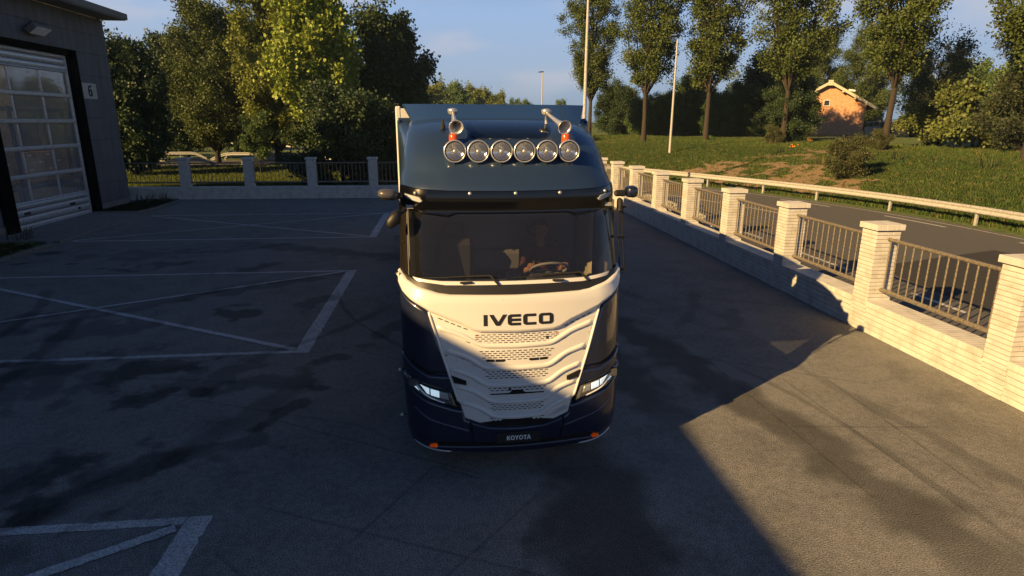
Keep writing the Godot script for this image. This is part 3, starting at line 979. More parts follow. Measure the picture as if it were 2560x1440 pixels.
# ---------------------------------------------------------------- warehouse
func warehouse() -> void:
	var X := -15.0
	var t := thing("warehouse", "grey clad warehouse with a tall glazed loading door and flat roof", "building")
	var rows := [0.38, 1.18, 2.11, 3.04, 3.96, 4.85, 5.73, 6.62, 7.42, 8.16]
	var g := 0.008
	for i in rows.size() - 1:
		var y0: float = rows[i]
		var y1: float = rows[i + 1]
		var cols := [[-31.2, -28.44], [-22.48, -17.0], [-17.0, -8.0], [-8.0, 1.0], [1.0, 10.0], [10.0, 18.0]]
		if y0 > 6.6: cols = [[-31.2, -28.44], [-28.44, -22.48], [-22.48, -17.0], [-17.0, -8.0], [-8.0, 1.0], [1.0, 10.0], [10.0, 18.0]]
		for c in cols:
			var b := MB.new()
			b.box(Vector3(X - 0.06, (y0 + y1) * 0.5, (c[0] + c[1]) * 0.5), Vector3(0.12, y1 - y0 - g, c[1] - c[0] - g), 0.006)
			put("wall_panel", b, M.cladding, t)
	for c in [[-31.2, -28.44], [-22.48, 18.0]]:
		var b := MB.new()
		b.box(Vector3(X - 0.05, 0.185, (c[0] + c[1]) * 0.5), Vector3(0.14, 0.37, c[1] - c[0]), 0.01)
		put("plinth", b, M.concrete, t)
	# dark backing behind the joints, gable ends, back wall
	var b := MB.new()
	b.box(Vector3(X - 0.2, 4.13, -29.8), Vector3(0.12, 8.26, 2.74))
	b.box(Vector3(X - 0.2, 4.13, -2.3), Vector3(0.12, 8.26, 40.4))
	b.box(Vector3(X - 0.2, 7.43, -25.46), Vector3(0.12, 1.64, 5.9))
	put("inner_wall", b, M.plaster_inside, t)
	b = MB.new()
	b.box(Vector3(-22.0, 4.13, -31.1), Vector3(13.9, 8.26, 0.16))
	b.box(Vector3(-22.0, 4.08, 17.9), Vector3(13.9, 8.16, 0.16))
	b.box(Vector3(-28.9, 4.08, -6.6), Vector3(0.16, 8.16, 48.8))
	put("outer_wall", b, M.cladding, t)
	b = MB.new()
	b.box(Vector3(-21.0, 4.1, -20.2), Vector3(11.6, 8.0, 0.14))
	put("partition", b, M.plaster_inside, t)
	b = MB.new()
	b.box(Vector3(-22.0, 0.01, -22.5), Vector3(13.6, 0.03, 17.0))
	put("floor", b, M.concrete, t)
	b = MB.new()
	b.box(Vector3(-14.52, 8.33, -6.6), Vector3(1.04, 0.28, 49.4), 0.01)
	put("roof", b, M.roof_grey, t)
	b = MB.new()
	b.box(Vector3(-24.25, 8.33, -6.6), Vector3(9.7, 0.28, 49.4), 0.01)
	put("roof", b, M.roof_grey, t)
	b = MB.new()
	b.box(Vector3(-17.22, 8.33, -1.4), Vector3(4.36, 0.28, 39.0), 0.01)
	put("roof", b, M.roof_grey, t)
	for k in 5:  # unseen roof lights, added to brighten the cartons behind the door
		b = MB.new()
		b.box(Vector3(-17.22, 8.34, -30.2 + k * 2.1), Vector3(4.36, 0.006, 2.0))
		var rl := put("added_roof_light", b, M.frosted_panel, t)
		b = MB.new()
		b.box(Vector3(-17.22, 8.34, -31.25 + k * 2.1), Vector3(4.36, 0.2, 0.1), 0.01)
		put("added_glazing_bar", b, M.roof_grey, rl)
	b = MB.new()
	b.box(Vector3(-19.35, 4.1, -25.6), Vector3(0.1, 8.1, 10.8))
	put("store_wall", b, M.plaster_inside, t)
	b = MB.new()
	b.box(Vector3(-13.985, 8.335, -6.6), Vector3(0.03, 0.25, 49.5), 0.004)
	put("fascia", b, M.roof_grey, t)
	b = MB.new()
	b.box(Vector3(-14.46, 8.175, -6.6), Vector3(0.9, 0.03, 49.2), 0.004)
	put("soffit", b, M.roof_grey, t)
	# unseen roof block, added to lengthen the building shadow over the yard
	b = MB.new()
	b.box(Vector3(-18.1, 8.79, 5.0), Vector3(8.15, 0.62, 25.0), 0.02)
	put("added_roof_block", b, M.roof_grey, t)
	# door frame
	var f := MB.new()
	f.box(Vector3(X + 0.02, 3.31, -28.15), Vector3(0.26, 6.62, 0.56), 0.01)
	put("door_frame", f, M.black_frame, t)
	f = MB.new()
	f.box(Vector3(X + 0.02, 3.31, -22.77), Vector3(0.26, 6.62, 0.56), 0.01)
	put("door_frame", f, M.black_frame, t)
	f = MB.new()
	f.box(Vector3(X + 0.018, 6.50, -25.46), Vector3(0.255, 0.24, 4.8), 0.01)
	put("door_frame", f, M.black_frame, t)
	# sectional door
	var d := MB.new()
	var z0 := -27.86
	var z1 := -23.06
	var zc := (z0 + z1) * 0.5
	d.box(Vector3(X - 0.045, 6.37, zc), Vector3(0.05, 0.03, z1 - z0), 0.008)
	var door := put("loading_door", d, M.door_aluminium, t)
	for z in [z0 + 0.045, z1 - 0.045]:
		d = MB.new()
		d.box(Vector3(X - 0.03, 3.17, z), Vector3(0.09, 6.34, 0.07), 0.008)
		put("stile", d, M.door_aluminium, door)
	var slat := func(y0: float, y1: float) -> void:
		var s := MB.new()
		s.smooth(true)
		var n := 10
		var prev := []
		for i in n + 1:
			var a := PI * i / n
			var p := Vector2(X - 0.055 + sin(a) * 0.075, y0 + (y1 - y0) * (0.5 - 0.5 * cos(a)))
			var cur := [Vector3(p.x, p.y, z0 + 0.09), Vector3(p.x, p.y, z1 - 0.09)]
			if i > 0: s.quad(prev[0], cur[0], cur[1], prev[1])
			prev = cur
		put("slat", s, M.door_aluminium, door)
	for q in [[6.24, 6.38], [5.99, 6.21], [5.76, 5.97], [0.79, 0.98], [0.54, 0.77], [0.27, 0.52], [0.03, 0.25]]:
		slat.call(q[0], q[1])
	var glassrows := [[4.90, 5.70], [3.92, 4.74], [2.96, 3.76], [2.01, 2.80], [1.03, 1.82]]
	var rails := [5.73, 4.82, 3.84, 2.88, 1.905, 1.0]
	for i in rails.size():
		var s := MB.new()
		var hh := 0.07 if i == 0 or i == 5 else 0.15
		s.box(Vector3(X - 0.03, rails[i], zc), Vector3(0.11, hh, z1 - z0 - 0.17), 0.03)
		put("rail", s, M.door_aluminium, door)
	for r in glassrows:
		for z in [-25.98, -24.22]:
			var s := MB.new()
			s.box(Vector3(X - 0.03, (r[0] + r[1]) * 0.5, z), Vector3(0.06, r[1] - r[0] - 0.02, 0.06), 0.008)
			put("mullion", s, M.door_aluminium, door)
		for e in [[z0 + 0.09, -26.02], [-25.94, -24.26], [-24.18, z1 - 0.09]]:
			var s := MB.new()
			s.box(Vector3(X - 0.04, (r[0] + r[1]) * 0.5, (e[0] + e[1]) * 0.5), Vector3(0.006, r[1] - r[0] + 0.04, e[1] - e[0]))
			put("window_pane", s, M.door_glass, door)
	for q in [[0.63, -23.75], [0.63, -26.55], [0.40, -26.95]]:
		var s := MB.new()
		s.box(Vector3(X + 0.018, q[0], q[1]), Vector3(0.03, 0.10, 0.36 if q[0] > 0.5 else 0.18), 0.008)
		put("handle", s, M.dark_plastic, door)
	# number sign
	t = thing("number_sign", "white number sign reading 6 beside the loading door", "sign", Vector3(X + 0.012, 5.08, -29.23), PI / 2)
	b = MB.new()
	b.box(Vector3.ZERO, Vector3(1.06, 0.64, 0.02), 0.003)
	put("panel", b, M.sign_white, t)
	var tm := TextMesh.new()
	var sf := SystemFont.new()
	sf.font_names = ["Droid Sans"]
	sf.font_weight = 700
	tm.font = sf
	tm.text = "6"
	tm.font_size = 64
	tm.pixel_size = 0.0098
	tm.depth = 0.01
	var o := part("numeral", tm, M.sign_black, t)
	o.position = Vector3(0.0, -0.01, 0.016)
	# floodlight
	t = thing("wall_floodlight", "small grey floodlight tilted down above the loading door", "floodlight", Vector3(X, 7.08, -25.85), PI / 2)
	var bs := Basis(Vector3.RIGHT, 0.95)
	b = MB.new()
	b.box(Vector3(0, 0.02, 0.34), Vector3(0.95, 0.42, 0.22), 0.03, bs)
	put("housing", b, M.lamp_metal, t)
	b = MB.new()
	b.box(Vector3(0, 0.02, 0.34) + bs * Vector3(0, 0, 0.115), Vector3(0.86, 0.36, 0.012), 0.004, bs)
	put("lens", b, M.plate_white, t)
	b = MB.new()
	b.box(Vector3(0.0, 0.1, 0.12), Vector3(0.12, 0.1, 0.26), 0.01)
	for k in 9: b.box(Vector3(-0.42 + k * 0.105, 0.02, 0.34) + bs * Vector3(0, 0, -0.13), Vector3(0.02, 0.36, 0.05), 0, bs)
	put("bracket", b, M.lamp_dark, t)

func storage() -> void:
	# racking and the goods on it, seen through the door
	var X := -16.3
	var t := thing("pallet_rack", "dark blue pallet racking behind the loading door panes", "rack")
	for z in [-23.3, -25.75, -29.05, -29.6]:
		var b := MB.new()
		b.box(Vector3(X + 0.12, 2.2, z), Vector3(0.1, 4.4, 0.13), 0.01)
		put("upright", b, M.rack_blue, t)
		b = MB.new()
		b.box(Vector3(X - 1.0, 2.2, z), Vector3(0.1, 4.4, 0.13), 0.01)
		put("upright", b, M.rack_blue, t)
	for y in [1.30, 4.3]:
		for x in [X + 0.1, X - 0.98]:
			var b := MB.new()
			b.box(Vector3(x, y, -27.0), Vector3(0.07, 0.12, 7.6), 0.01)
			put("beam", b, M.rack_blue, t)
	var deck := MB.new()
	for k in 16: deck.box(Vector3(X - 0.45, 1.375, -30.6 + k * 0.48), Vector3(1.1, 0.025, 0.4), 0.004)
	put("deck", deck, M.pallet_wood, t)
	for e in [[1.39, "upper"], [0.03, "lower"]]:
		for z in [-24.5, -27.45, -30.1]:
			var p := thing("pallet", "wooden pallet on the %s level of the racking, %s" % [e[0 + 1], "nearest the left frame" if z > -25 else "in the middle bay" if z > -28 else "in the bay by the right frame"], "pallet", Vector3(X - 0.35, e[0], z))
			for k in 3:
				var b := MB.new()
				b.box(Vector3(0, 0.04, -0.9 + k * 0.9 if z > -29 else -0.4 + k * 0.4), Vector3(0.9, 0.08, 0.12), 0.005)
				put("runner", b, M.pallet_wood, p)
			var b2 := MB.new()
			b2.box(Vector3(0, 0.095, 0), Vector3(0.95, 0.025, 2.3 if z > -29 else 1.0), 0.004)
			put("deck_board", b2, M.pallet_wood, p)
	var rng := RandomNumberGenerator.new()
	rng.seed = 8
	var groups := [[-28.75, 4, 4, 0.60, 0.285, 1.50, "upper middle stack"], [-30.7, 2, 4, 0.56, 0.285, 1.50, "upper stack by the right frame"], [-25.55, 4, 4, 0.58, 0.285, 1.50, "upper stack by the left frame"], [-28.75, 2, 3, 1.22, 0.36, 0.14, "lower middle stack of wide cartons"], [-30.75, 2, 4, 0.55, 0.27, 0.14, "lower stack by the right frame"], [-25.55, 2, 3, 1.15, 0.36, 0.14, "lower stack by the left frame"]]
	for g in groups:
		for c in g[1]:
			for r in g[2]:
				var lab: String = "brown carton, %s row up, %s from right, %s" % [ORD[r], ORD[c], g[6]]
				var k := thing("cardboard_box", lab, "box", Vector3(X - 0.3 + rng.randf_range(-0.02, 0.02), g[5] + (r + 0.5) * g[4], g[0] + (c + 0.5) * g[3]), rng.randf_range(-0.02, 0.02), "cartons stacked behind the loading door")
				var b := MB.new()
				b.box(Vector3.ZERO, Vector3(0.62, g[4] - 0.008, g[3] - 0.02), 0.008)
				put("carton", b, M.cardboard if rng.randf() < 0.7 else M.cardboard_dark, k)
				if g[3] < 1.0 and (r + c) % 2 == 0:
					b = MB.new()
					b.box(Vector3(0.312, 0.03, 0.02), Vector3(0.004, 0.06, 0.24))
					put("paper_label", b, M.paper_label, k)
# ---------------------------------------------------------------- truck: a cab shell given by tables, and panels laid on it
const SY := [0.20, 0.30, 0.45, 0.60, 1.00, 1.50, 2.05, 2.15, 2.55, 2.95, 3.10, 3.20, 3.30, 3.42, 3.55, 3.66, 3.75, 3.82, 3.88, 3.92, 3.95]
const SZ := [-0.12, -0.05, 0.0, 0.01, 0.0, -0.03, -0.10, -0.15, -0.30, -0.44, -0.43, -0.45, -0.51, -0.60, -0.72, -0.88, -1.05, -1.24, -1.5, -1.75, -2.0]
const SW := [1.14, 1.19, 1.225, 1.235, 1.242, 1.245, 1.247, 1.247, 1.24, 1.232, 1.226, 1.22, 1.21, 1.195, 1.175, 1.155, 1.14, 1.125, 1.105, 1.085, 1.06]
func tab(t: Array, y: float) -> float:
	for i in SY.size() - 1:
		if y <= SY[i + 1]:
			var k := clampf((y - SY[i]) / (SY[i + 1] - SY[i]), 0.0, 1.0)
			return lerpf(t[i], t[i + 1], k)
	return t[t.size() - 1]

func shell_z(x: float, y: float) -> float:
	var w := tab(SW, y)
	var r := 0.34
	var a := minf(absf(x), w)
	var z := tab(SZ, y) - 0.10 * a * a
	if y > 3.15: z -= 0.24 * maxf(0.0, a - 0.72) * smoothstep(3.15, 3.4, y)
	var e := (a - (w - r)) / r
	if e > 0.0: z -= r * 0.92 * (1.0 - sqrt(maxf(0.0, 1.0 - e * e * 0.985)))
	return z

func shell_n(x: float, y: float) -> Vector3:
	var h := 0.012
	var dx := (shell_z(x + h, y) - shell_z(x - h, y)) / (2 * h)
	var dy := (shell_z(x, y + h) - shell_z(x, y - h)) / (2 * h)
	return Vector3(-clampf(dx, -2.5, 2.5), -clampf(dy, -2.5, 2.5), 1).normalized()

func mirrored(p: PackedVector2Array) -> PackedVector2Array:
	var r := PackedVector2Array()
	for i in p.size(): r.append(Vector2(-p[p.size() - 1 - i].x, p[p.size() - 1 - i].y))
	return r

func pv(a: Array) -> PackedVector2Array:
	var r := PackedVector2Array()
	for q in a: r.append(Vector2(q[0], q[1]))
	return r

func both(a: Array) -> PackedVector2Array:   # left half from top to bottom, closed by its mirror image
	var r := PackedVector2Array()
	for q in a: r.append(Vector2(q[0], q[1]))
	for i in a.size():
		var q = a[a.size() - 1 - i]
		if absf(q[0]) > 1e-4: r.append(Vector2(-q[0], q[1]))
	return r

func edge_dist(p: Vector2, poly: PackedVector2Array) -> float:
	var best := 1e9
	for i in poly.size():
		var q := Geometry2D.get_closest_point_to_segment(p, poly[i], poly[(i + 1) % poly.size()])
		best = minf(best, p.distance_squared_to(q))
	return sqrt(best)

# a panel: the outline seen from the front, laid on the shell, raised by off, its edge rounded over within bev
func inset(poly: PackedVector2Array, d: float) -> PackedVector2Array:   # poly counter-clockwise; keeps one point per point
	var r := PackedVector2Array()
	var n := poly.size()
	for i in n:
		var e1 := (poly[i] - poly[(i + n - 1) % n]).normalized()
		var e2 := (poly[(i + 1) % n] - poly[i]).normalized()
		var n1 := Vector2(-e1.y, e1.x)
		var n2 := Vector2(-e2.y, e2.x)
		var q := (n1 + n2) / maxf(0.45, 1.0 + n1.dot(n2))
		r.append(poly[i] + q * d)
	return r

func panel(b: MB, outline: PackedVector2Array, off: float, bev: float, cell := 0.05, rim := 0.02, holes := []) -> void:
	var poly := PackedVector2Array()
	for i in outline.size():
		var p := outline[i]
		var q := outline[(i + 1) % outline.size()]
		if p.distance_to(q) < 1e-5: continue
		var n := maxi(1, int(ceil(p.distance_to(q) / maxf(cell, 0.03))))
		for k in n: poly.append(p.lerp(q, float(k) / n))
	if Geometry2D.is_polygon_clockwise(poly): poly.reverse()
	var at := func(p: Vector2, o: float) -> Vector3:
		return Vector3(p.x, p.y, shell_z(p.x, p.y)) + shell_n(p.x, p.y) * o
	var inner := poly
	if bev > 0.0:
		var steps := 4
		var last := poly
		var lo_o := 0.0
		b.smooth(true)
		for k in steps:
			var an := PI * 0.5 * (k + 1) / steps
			var cur := inset(poly, bev * (1.0 - cos(an)))
			var cur_o := off * sin(an)
			for i in poly.size():
				var j := (i + 1) % poly.size()
				b.quad(at.call(last[i], lo_o), at.call(last[j], lo_o), at.call(cur[j], cur_o), at.call(cur[i], cur_o))
			last = cur
			lo_o = cur_o
		inner = last
	var lo := inner[0]
	var hi := inner[0]
	for p in inner:
		lo = lo.min(p); hi = hi.max(p)
	b.smooth(true)
	var nx := int(ceil((hi.x - lo.x) / cell))
	var ny := int(ceil((hi.y - lo.y) / cell))
	for j in ny:
		for i in nx:
			var a := lo + Vector2(i, j) * cell
			var rect := PackedVector2Array([a, a + Vector2(cell, 0), a + Vector2(cell, cell), a + Vector2(0, cell)])
			var pieces := Geometry2D.intersect_polygons(rect, inner)
			for h in holes:
				if pieces.is_empty(): break
				var c: Vector2 = h[0]
				if absf(c.x - a.x - cell * 0.5) > cell * 0.5 + 0.06 or absf(c.y - a.y - cell * 0.5) > cell * 0.5 + 0.04: continue
				var next: Array[PackedVector2Array] = []
				for q in pieces:
					for w in Geometry2D.clip_polygons(q, h[1]):
						if not Geometry2D.is_polygon_clockwise(w): next.append(w)
				pieces = next
			for q in pieces:
				var ix := Geometry2D.triangulate_polygon(q)
				for k in range(0, ix.size(), 3):
					var p0 := q[ix[k]]
					var p1 := q[ix[k + 1]]
					var p2 := q[ix[k + 2]]
					if (p1 - p0).cross(p2 - p0) < 0.0: b.tri(at.call(p0, off), at.call(p2, off), at.call(p1, off))
					else: b.tri(at.call(p0, off), at.call(p1, off), at.call(p2, off))
	if rim > 0.0:   # a skirt that runs back to the shell and a little into it
		b.smooth(false)
		for i in poly.size():
			var a: Vector3 = at.call(poly[i], off if bev <= 0.0 else 0.0)
			var c: Vector3 = at.call(poly[(i + 1) % poly.size()], off if bev <= 0.0 else 0.0)
			var d := Vector3(0, 0, -rim)
			b.quad(a, a + d, c + d, c)

# a raised bar along a line on the shell: w wide, off high, rounded over
func ridge(b: MB, line: Array, w: float, off: float, step := 0.025) -> void:
	var pts := []
	for i in line.size() - 1:
		var p := Vector2(line[i][0], line[i][1])
		var q := Vector2(line[i + 1][0], line[i + 1][1])
		var n := maxi(1, int(p.distance_to(q) / step))
		for k in n: pts.append(p.lerp(q, float(k) / n))
	pts.append(Vector2(line[line.size() - 1][0], line[line.size() - 1][1]))
	# soften the corners
	for it in 6:
		var c := pts.duplicate()
		for i in range(1, pts.size() - 1): c[i] = (pts[i - 1] + pts[i] * 2.0 + pts[i + 1]) / 4.0
		pts = c
	b.smooth(true)
	var prev := []
	for i in pts.size():
		var t: Vector2 = (pts[mini(i + 1, pts.size() - 1)] - pts[maxi(i - 1, 0)]).normalized()
		var n := Vector2(-t.y, t.x)
		var cur := []
		var fade := minf(1.0, minf(i, pts.size() - 1 - i) / 2.0)
		for k in 9:
			var an := PI * k / 8.0
			var p: Vector2 = pts[i] - n * cos(an) * w * 0.5
			cur.append(Vector3(p.x, p.y, shell_z(p.x, p.y)) + shell_n(p.x, p.y) * (off * pow(sin(an), 0.7) * (0.3 + 0.7 * fade) - 0.002))
		if i > 0:
			for k in 8: b.quad(prev[k], cur[k], cur[k + 1], prev[k + 1])
		prev = cur

func ridge_part(called: String, line: Array, w: float, off: float, m: Material, parent: Node3D) -> MeshInstance3D:
	var b := MB.new()
	ridge(b, line, w, off)
	return put(called, b, m, parent)

func mirror_line(a: Array) -> Array:
	var r := []
	for q in a: r.append([-q[0], q[1]])
	r.reverse()
	return r

func panel_part(called: String, poly: PackedVector2Array, off: float, bev: float, m: Material, parent: Node3D, cell := 0.05, rim := 0.02, holes := [], kind := "") -> MeshInstance3D:
	var b := MB.new()
	panel(b, poly, off, bev, cell, rim, holes)
	return put(called, b, m, parent, kind)

func on_shell(x: float, y: float, off: float) -> Vector3:
	return Vector3(x, y, shell_z(x, y)) + shell_n(x, y) * off

# the shell itself between two heights: sides, corners, front
func shell_band(y0: float, y1: float, m: Material, called: String, parent: Node3D, front := true, n := 12, back := -2.25, side := 0) -> void:
	var b := MB.new()
	b.smooth(true)
	var rows := []
	for j in n + 1:
		var y := lerpf(y0, y1, float(j) / n)
		var w := tab(SW, y)
		var row := []
		var zc := shell_z(w, y)
		for k in 6: row.append(Vector3(-w, y, lerpf(minf(back, zc - 0.2), zc, k / 6.0)))
		for k in 10: row.append(Vector3(-w + 0.34 * (1.0 - cos(PI * 0.5 * k / 10.0)), y, 0))
		for k in 23: row.append(Vector3(lerpf(-w + 0.34, w - 0.34, k / 22.0), y, 0))
		for k in 10: row.append(Vector3(w - 0.34 * (1.0 - cos(PI * 0.5 * (9 - k) / 10.0)), y, 0))
		for k in 6: row.append(Vector3(w, y, lerpf(zc, minf(back, zc - 0.2), (k + 1) / 6.0)))
		for k in range(6, row.size() - 6): row[k].z = shell_z(row[k].x, y)
		rows.append(row)
	for j in n:
		for k in rows[0].size() - 1:
			if not front and k > 9 and k < rows[0].size() - 11: continue
			if side < 0 and k > 20 or side > 0 and k < 21: continue
			b.quad(rows[j][k], rows[j][k + 1], rows[j + 1][k + 1], rows[j + 1][k])
	put(called, b, m, parent)

func hexes(x0: float, x1: float, y0: float, y1: float, nx: int, ny: int, taper := 0.0, lift := 0.0) -> Array:
	var r := []
	var px := (x1 - x0) / nx
	var py := (y1 - y0) / ny
	for j in ny:
		for i in nx + 1:
			var x := x0 + (i + (0.5 if j % 2 == 0 else 0.0)) * px
			if x + px * 0.4 > x1 - taper * j or x - px * 0.4 < x0 + taper * j: continue
			var c := Vector2(x, y1 - (j + 0.5) * py + lift * (x - x0))
			var w := px * 0.385
			var h := py * 0.21
			r.append([c, PackedVector2Array([c + Vector2(-w, 0), c + Vector2(-w * 0.72, -h), c + Vector2(w * 0.72, -h), c + Vector2(w, 0), c + Vector2(w * 0.72, h), c + Vector2(-w * 0.72, h)])])
	return r

func bar_poly(line: Array, t: float) -> PackedVector2Array:   # a fin: the left half of its upper edge, mirrored, t thick
	var up := both(line)
	var r := PackedVector2Array()
	for p in up: r.append(p)
	for i in up.size(): r.append(up[up.size() - 1 - i] + Vector2(0, -t))
	return r

func truck() -> void:
	var t := thing("truck", "blue and white truck with sunlit cream front, roof lamps and a sun visor", "truck", Vector3(0.735, 0, -6.2), deg_to_rad(1.7))
	var B: Material = M.blue_paint
	var N: Material = M.navy_paint
	var W: Material = M.white_paint
	# --- shell
	shell_band(0.30, 2.06, N, "lower_body", t)
	shell_band(3.02, 3.95, B, "roof_shell", t, true, 24)
	shell_band(2.04, 3.03, M.satin_black, "corner_post", t, false, 8, -0.75, -1)
	shell_band(2.04, 3.03, M.satin_black, "corner_post", t, false, 8, -0.75, 1)
	var b := MB.new()      # roof top, floor, back
	b.smooth(true)
	for i in 12:
		for j in 3:
			var q := []
			for c in [[i, j], [i + 1, j], [i + 1, j + 1], [i, j + 1]]:
				var x := lerpf(-1.06, 1.06, c[0] / 12.0)
				var z0 := shell_z(x, 3.95)
				q.append(Vector3(x, 3.95 + 0.012 * sin(PI * c[0] / 12.0), lerpf(z0, -2.36, c[1] / 3.0)))
			b.quad(q[3], q[2], q[1], q[0])
	put("roof_top", b, B, t)
	b = MB.new()
	b.box(Vector3(0, 2.2, -2.27), Vector3(2.36, 3.4, 0.06), 0.02)
	put("rear_wall", b, M.satin_black, t)
	b = MB.new()
	b.box(Vector3(0, 1.12, -1.2), Vector3(2.36, 0.08, 2.1))
	put("cab_floor", b, M.interior_dark, t)
	b = MB.new()
	b.box(Vector3(0, 3.0, -1.42), Vector3(2.3, 0.04, 1.7))
	put("headliner", b, M.interior_grey, t)
	# sides above the waist: pillar, door glass
	for s in [-1.0, 1.0]:
		b = MB.new()
		b.box(Vector3(s * 1.225, 2.53, -1.85), Vector3(0.05, 1.02, 0.8), 0.01)
		put("side_panel", b, B, t)
		b = MB.new()
		b.box(Vector3(s * 1.232, 2.53, -1.1), Vector3(0.006, 1.0, 0.74))
		put("door_glass", b, M.windscreen_glass, t)
		b = MB.new()
		b.box(Vector3(s * 1.25, 1.55, -1.16), Vector3(0.02, 0.9, 1.1), 0.008)
		var dr := put("door", b, N, t)
		b = MB.new()
		b.box(Vector3(s * 1.266, 1.75, -1.55), Vector3(0.02, 0.04, 0.2), 0.006)
		put("handle", b, M.dark_plastic, dr)
	# --- windscreen
	b = MB.new()
	panel(b, pv([[-1.20, 2.20], [1.20, 2.20], [1.20, 2.60], [1.19, 3.06], [-1.19, 3.06], [-1.20, 2.60]]), 0.004, 0.0, 0.06, 0.0)
	put("windscreen", b, M.windscreen_glass, t)
	for s in [0, 1]:
		var pl := pv([[-1.238, 2.26], [-1.135, 2.22], [-1.14, 2.60], [-1.14, 3.05], [-1.215, 3.05], [-1.23, 2.60]])
		var po := panel_part("screen_pillar", pl if s == 0 else mirrored(pl), 0.006, 0.004, M.pillar_black, t, 0.03)
		for y in [2.30, 2.62, 2.92]:
			b = MB.new()
			b.smooth(true)
			var q := on_shell((-1.185 if s == 0 else 1.185), y, 0.008)
			b.lathe([Vector2(0.016, 0), Vector2(0.015, 0.012), Vector2(0.0001, 0.014)], q, shell_n((-1.185 if s == 0 else 1.185), y), 10)
			put("fixing", b, M.void_black, po)
	# scuttle strip and black cowl under the screen
	panel_part("scuttle_strip", both([[0.0, 2.235], [-0.80, 2.24], [-1.10, 2.27], [-1.06, 2.225], [-0.75, 2.19], [0.0, 2.185]]), 0.012, 0.006, W, t, 0.04)
	panel_part("cowl", both([[0.0, 2.20], [-0.75, 2.20], [-1.05, 2.235], [-1.20, 2.31], [-1.15, 2.225], [-1.03, 2.17], [-0.82, 2.11], [-0.70, 2.095], [0.0, 2.085]]), 0.022, 0.008, M.satin_black, t, 0.04)
	# --- white front panel, its underside swept
	var front := panel_part("front_panel", both([[0.0, 2.098], [-0.70, 2.108], [-0.82, 2.122], [-1.03, 2.182], [-1.15, 2.237], [-1.242, 2.31], [-1.244, 2.18], [-1.20, 2.095], [-1.15, 2.052], [-0.97, 1.952], [-0.93, 1.922], [-0.74, 1.845], [-0.60, 1.79], [-0.48, 1.722], [-0.40, 1.70], [0.0, 1.69]]), 0.055, 0.04, W, t, 0.03, 0.03)
	var lets := {
		"I": [[-0.36, 1.78], [-0.32, 1.78], [-0.32, 1.90], [-0.36, 1.90]],
		"V": [[-0.30, 1.90], [-0.236, 1.79], [-0.226, 1.781], [-0.19, 1.781], [-0.18, 1.79], [-0.112, 1.90], [-0.154, 1.90], [-0.205, 1.82], [-0.255, 1.90]],
		"E": [[0.035, 1.90], [-0.075, 1.90], [-0.098, 1.888], [-0.105, 1.87], [-0.105, 1.81], [-0.098, 1.792], [-0.075, 1.78], [0.035, 1.78], [0.035, 1.808], [-0.062, 1.808], [-0.064, 1.826], [0.035, 1.826], [0.035, 1.854], [-0.064, 1.854], [-0.062, 1.872], [0.035, 1.872]],
		"C": [[0.20, 1.90], [0.09, 1.90], [0.067, 1.888], [0.06, 1.87], [0.06, 1.81], [0.067, 1.792], [0.09, 1.78], [0.20, 1.78], [0.20, 1.808], [0.104, 1.808], [0.104, 1.872], [0.20, 1.872]],
		"O": [[0.26, 1.78], [0.36, 1.78], [0.383, 1.792], [0.39, 1.81], [0.39, 1.87], [0.383, 1.888], [0.36, 1.90], [0.26, 1.90], [0.237, 1.888], [0.23, 1.87], [0.23, 1.84], [0.272, 1.84], [0.272, 1.872], [0.348, 1.872], [0.348, 1.808], [0.272, 1.808], [0.272, 1.838], [0.23, 1.838], [0.23, 1.81], [0.237, 1.792]]}
	for k in lets:
		panel_part("letter", pv(lets[k]), 0.060, 0.0, M.satin_black, front, 0.03, 0.008)
	# --- grille with real slots over a dark cavity
	var bands := []
	bands += hexes(-0.46, 0.46, 1.575, 1.685, 15, 5)
	bands += hexes(-0.42, 0.42, 1.385, 1.505, 14, 5, 0.008)
	bands += hexes(-0.385, 0.385, 1.175, 1.295, 13, 5, 0.01)
	bands += hexes(-0.36, 0.36, 1.03, 1.105, 13, 3, 0.005)
	bands += hexes(-0.335, 0.335, 0.805, 0.915, 12, 5, 0.005)
	bands += hexes(-0.31, -0.17, 0.675, 0.725, 3, 2)
	bands += hexes(0.17, 0.31, 0.675, 0.725, 3, 2)
	for s in [-1.0, 1.0]:
		for e in [[0.52, 1.715, 3, 5], [0.50, 1.50, 3, 3], [0.46, 1.315, 3, 3]]:
			for h in hexes(e[0], e[0] + 0.33, e[1], e[1] + 0.1, 5, e[2], 0.0, 0.40):
				var c: Vector2 = h[0]
				var pl: PackedVector2Array = h[1]
				var q := PackedVector2Array()
				for p in pl: q.append(Vector2((p.x - c.x) * 1.05, (p.y - c.y) * 0.8 + (p.x - c.x) * 0.38) + c)
				bands.append([c, q] if s > 0 else [Vector2(-c.x, c.y), mirrored(q)])
	for q in [[[-0.335, 1.405], [-0.335, 1.375], [-0.25, 1.375], [-0.25, 1.405]], [[-0.238, 1.405], [-0.238, 1.375], [-0.15, 1.375], [-0.125, 1.39], [-0.15, 1.405]]]:
		pass
	var gpoly := both([[0.0, 1.715], [-0.40, 1.725], [-0.48, 1.745], [-0.60, 1.81], [-0.74, 1.865], [-0.925, 1.935], [-0.775, 1.40], [-0.66, 1.02], [-0.585, 0.73], [-0.42, 0.665], [-0.30, 0.625], [0.0, 0.605]])
	var grille := panel_part("grille", gpoly, 0.012, 0.012, W, t, 0.03, 0.02, bands)
	panel_part("grille_cavity", both([[0.0, 1.72], [-0.50, 1.74], [-0.88, 1.88], [-0.74, 1.35], [-0.56, 0.74], [-0.30, 0.64], [0.0, 0.62]]), -0.045, 0.0, M.void_black, t, 0.08, 0.0)
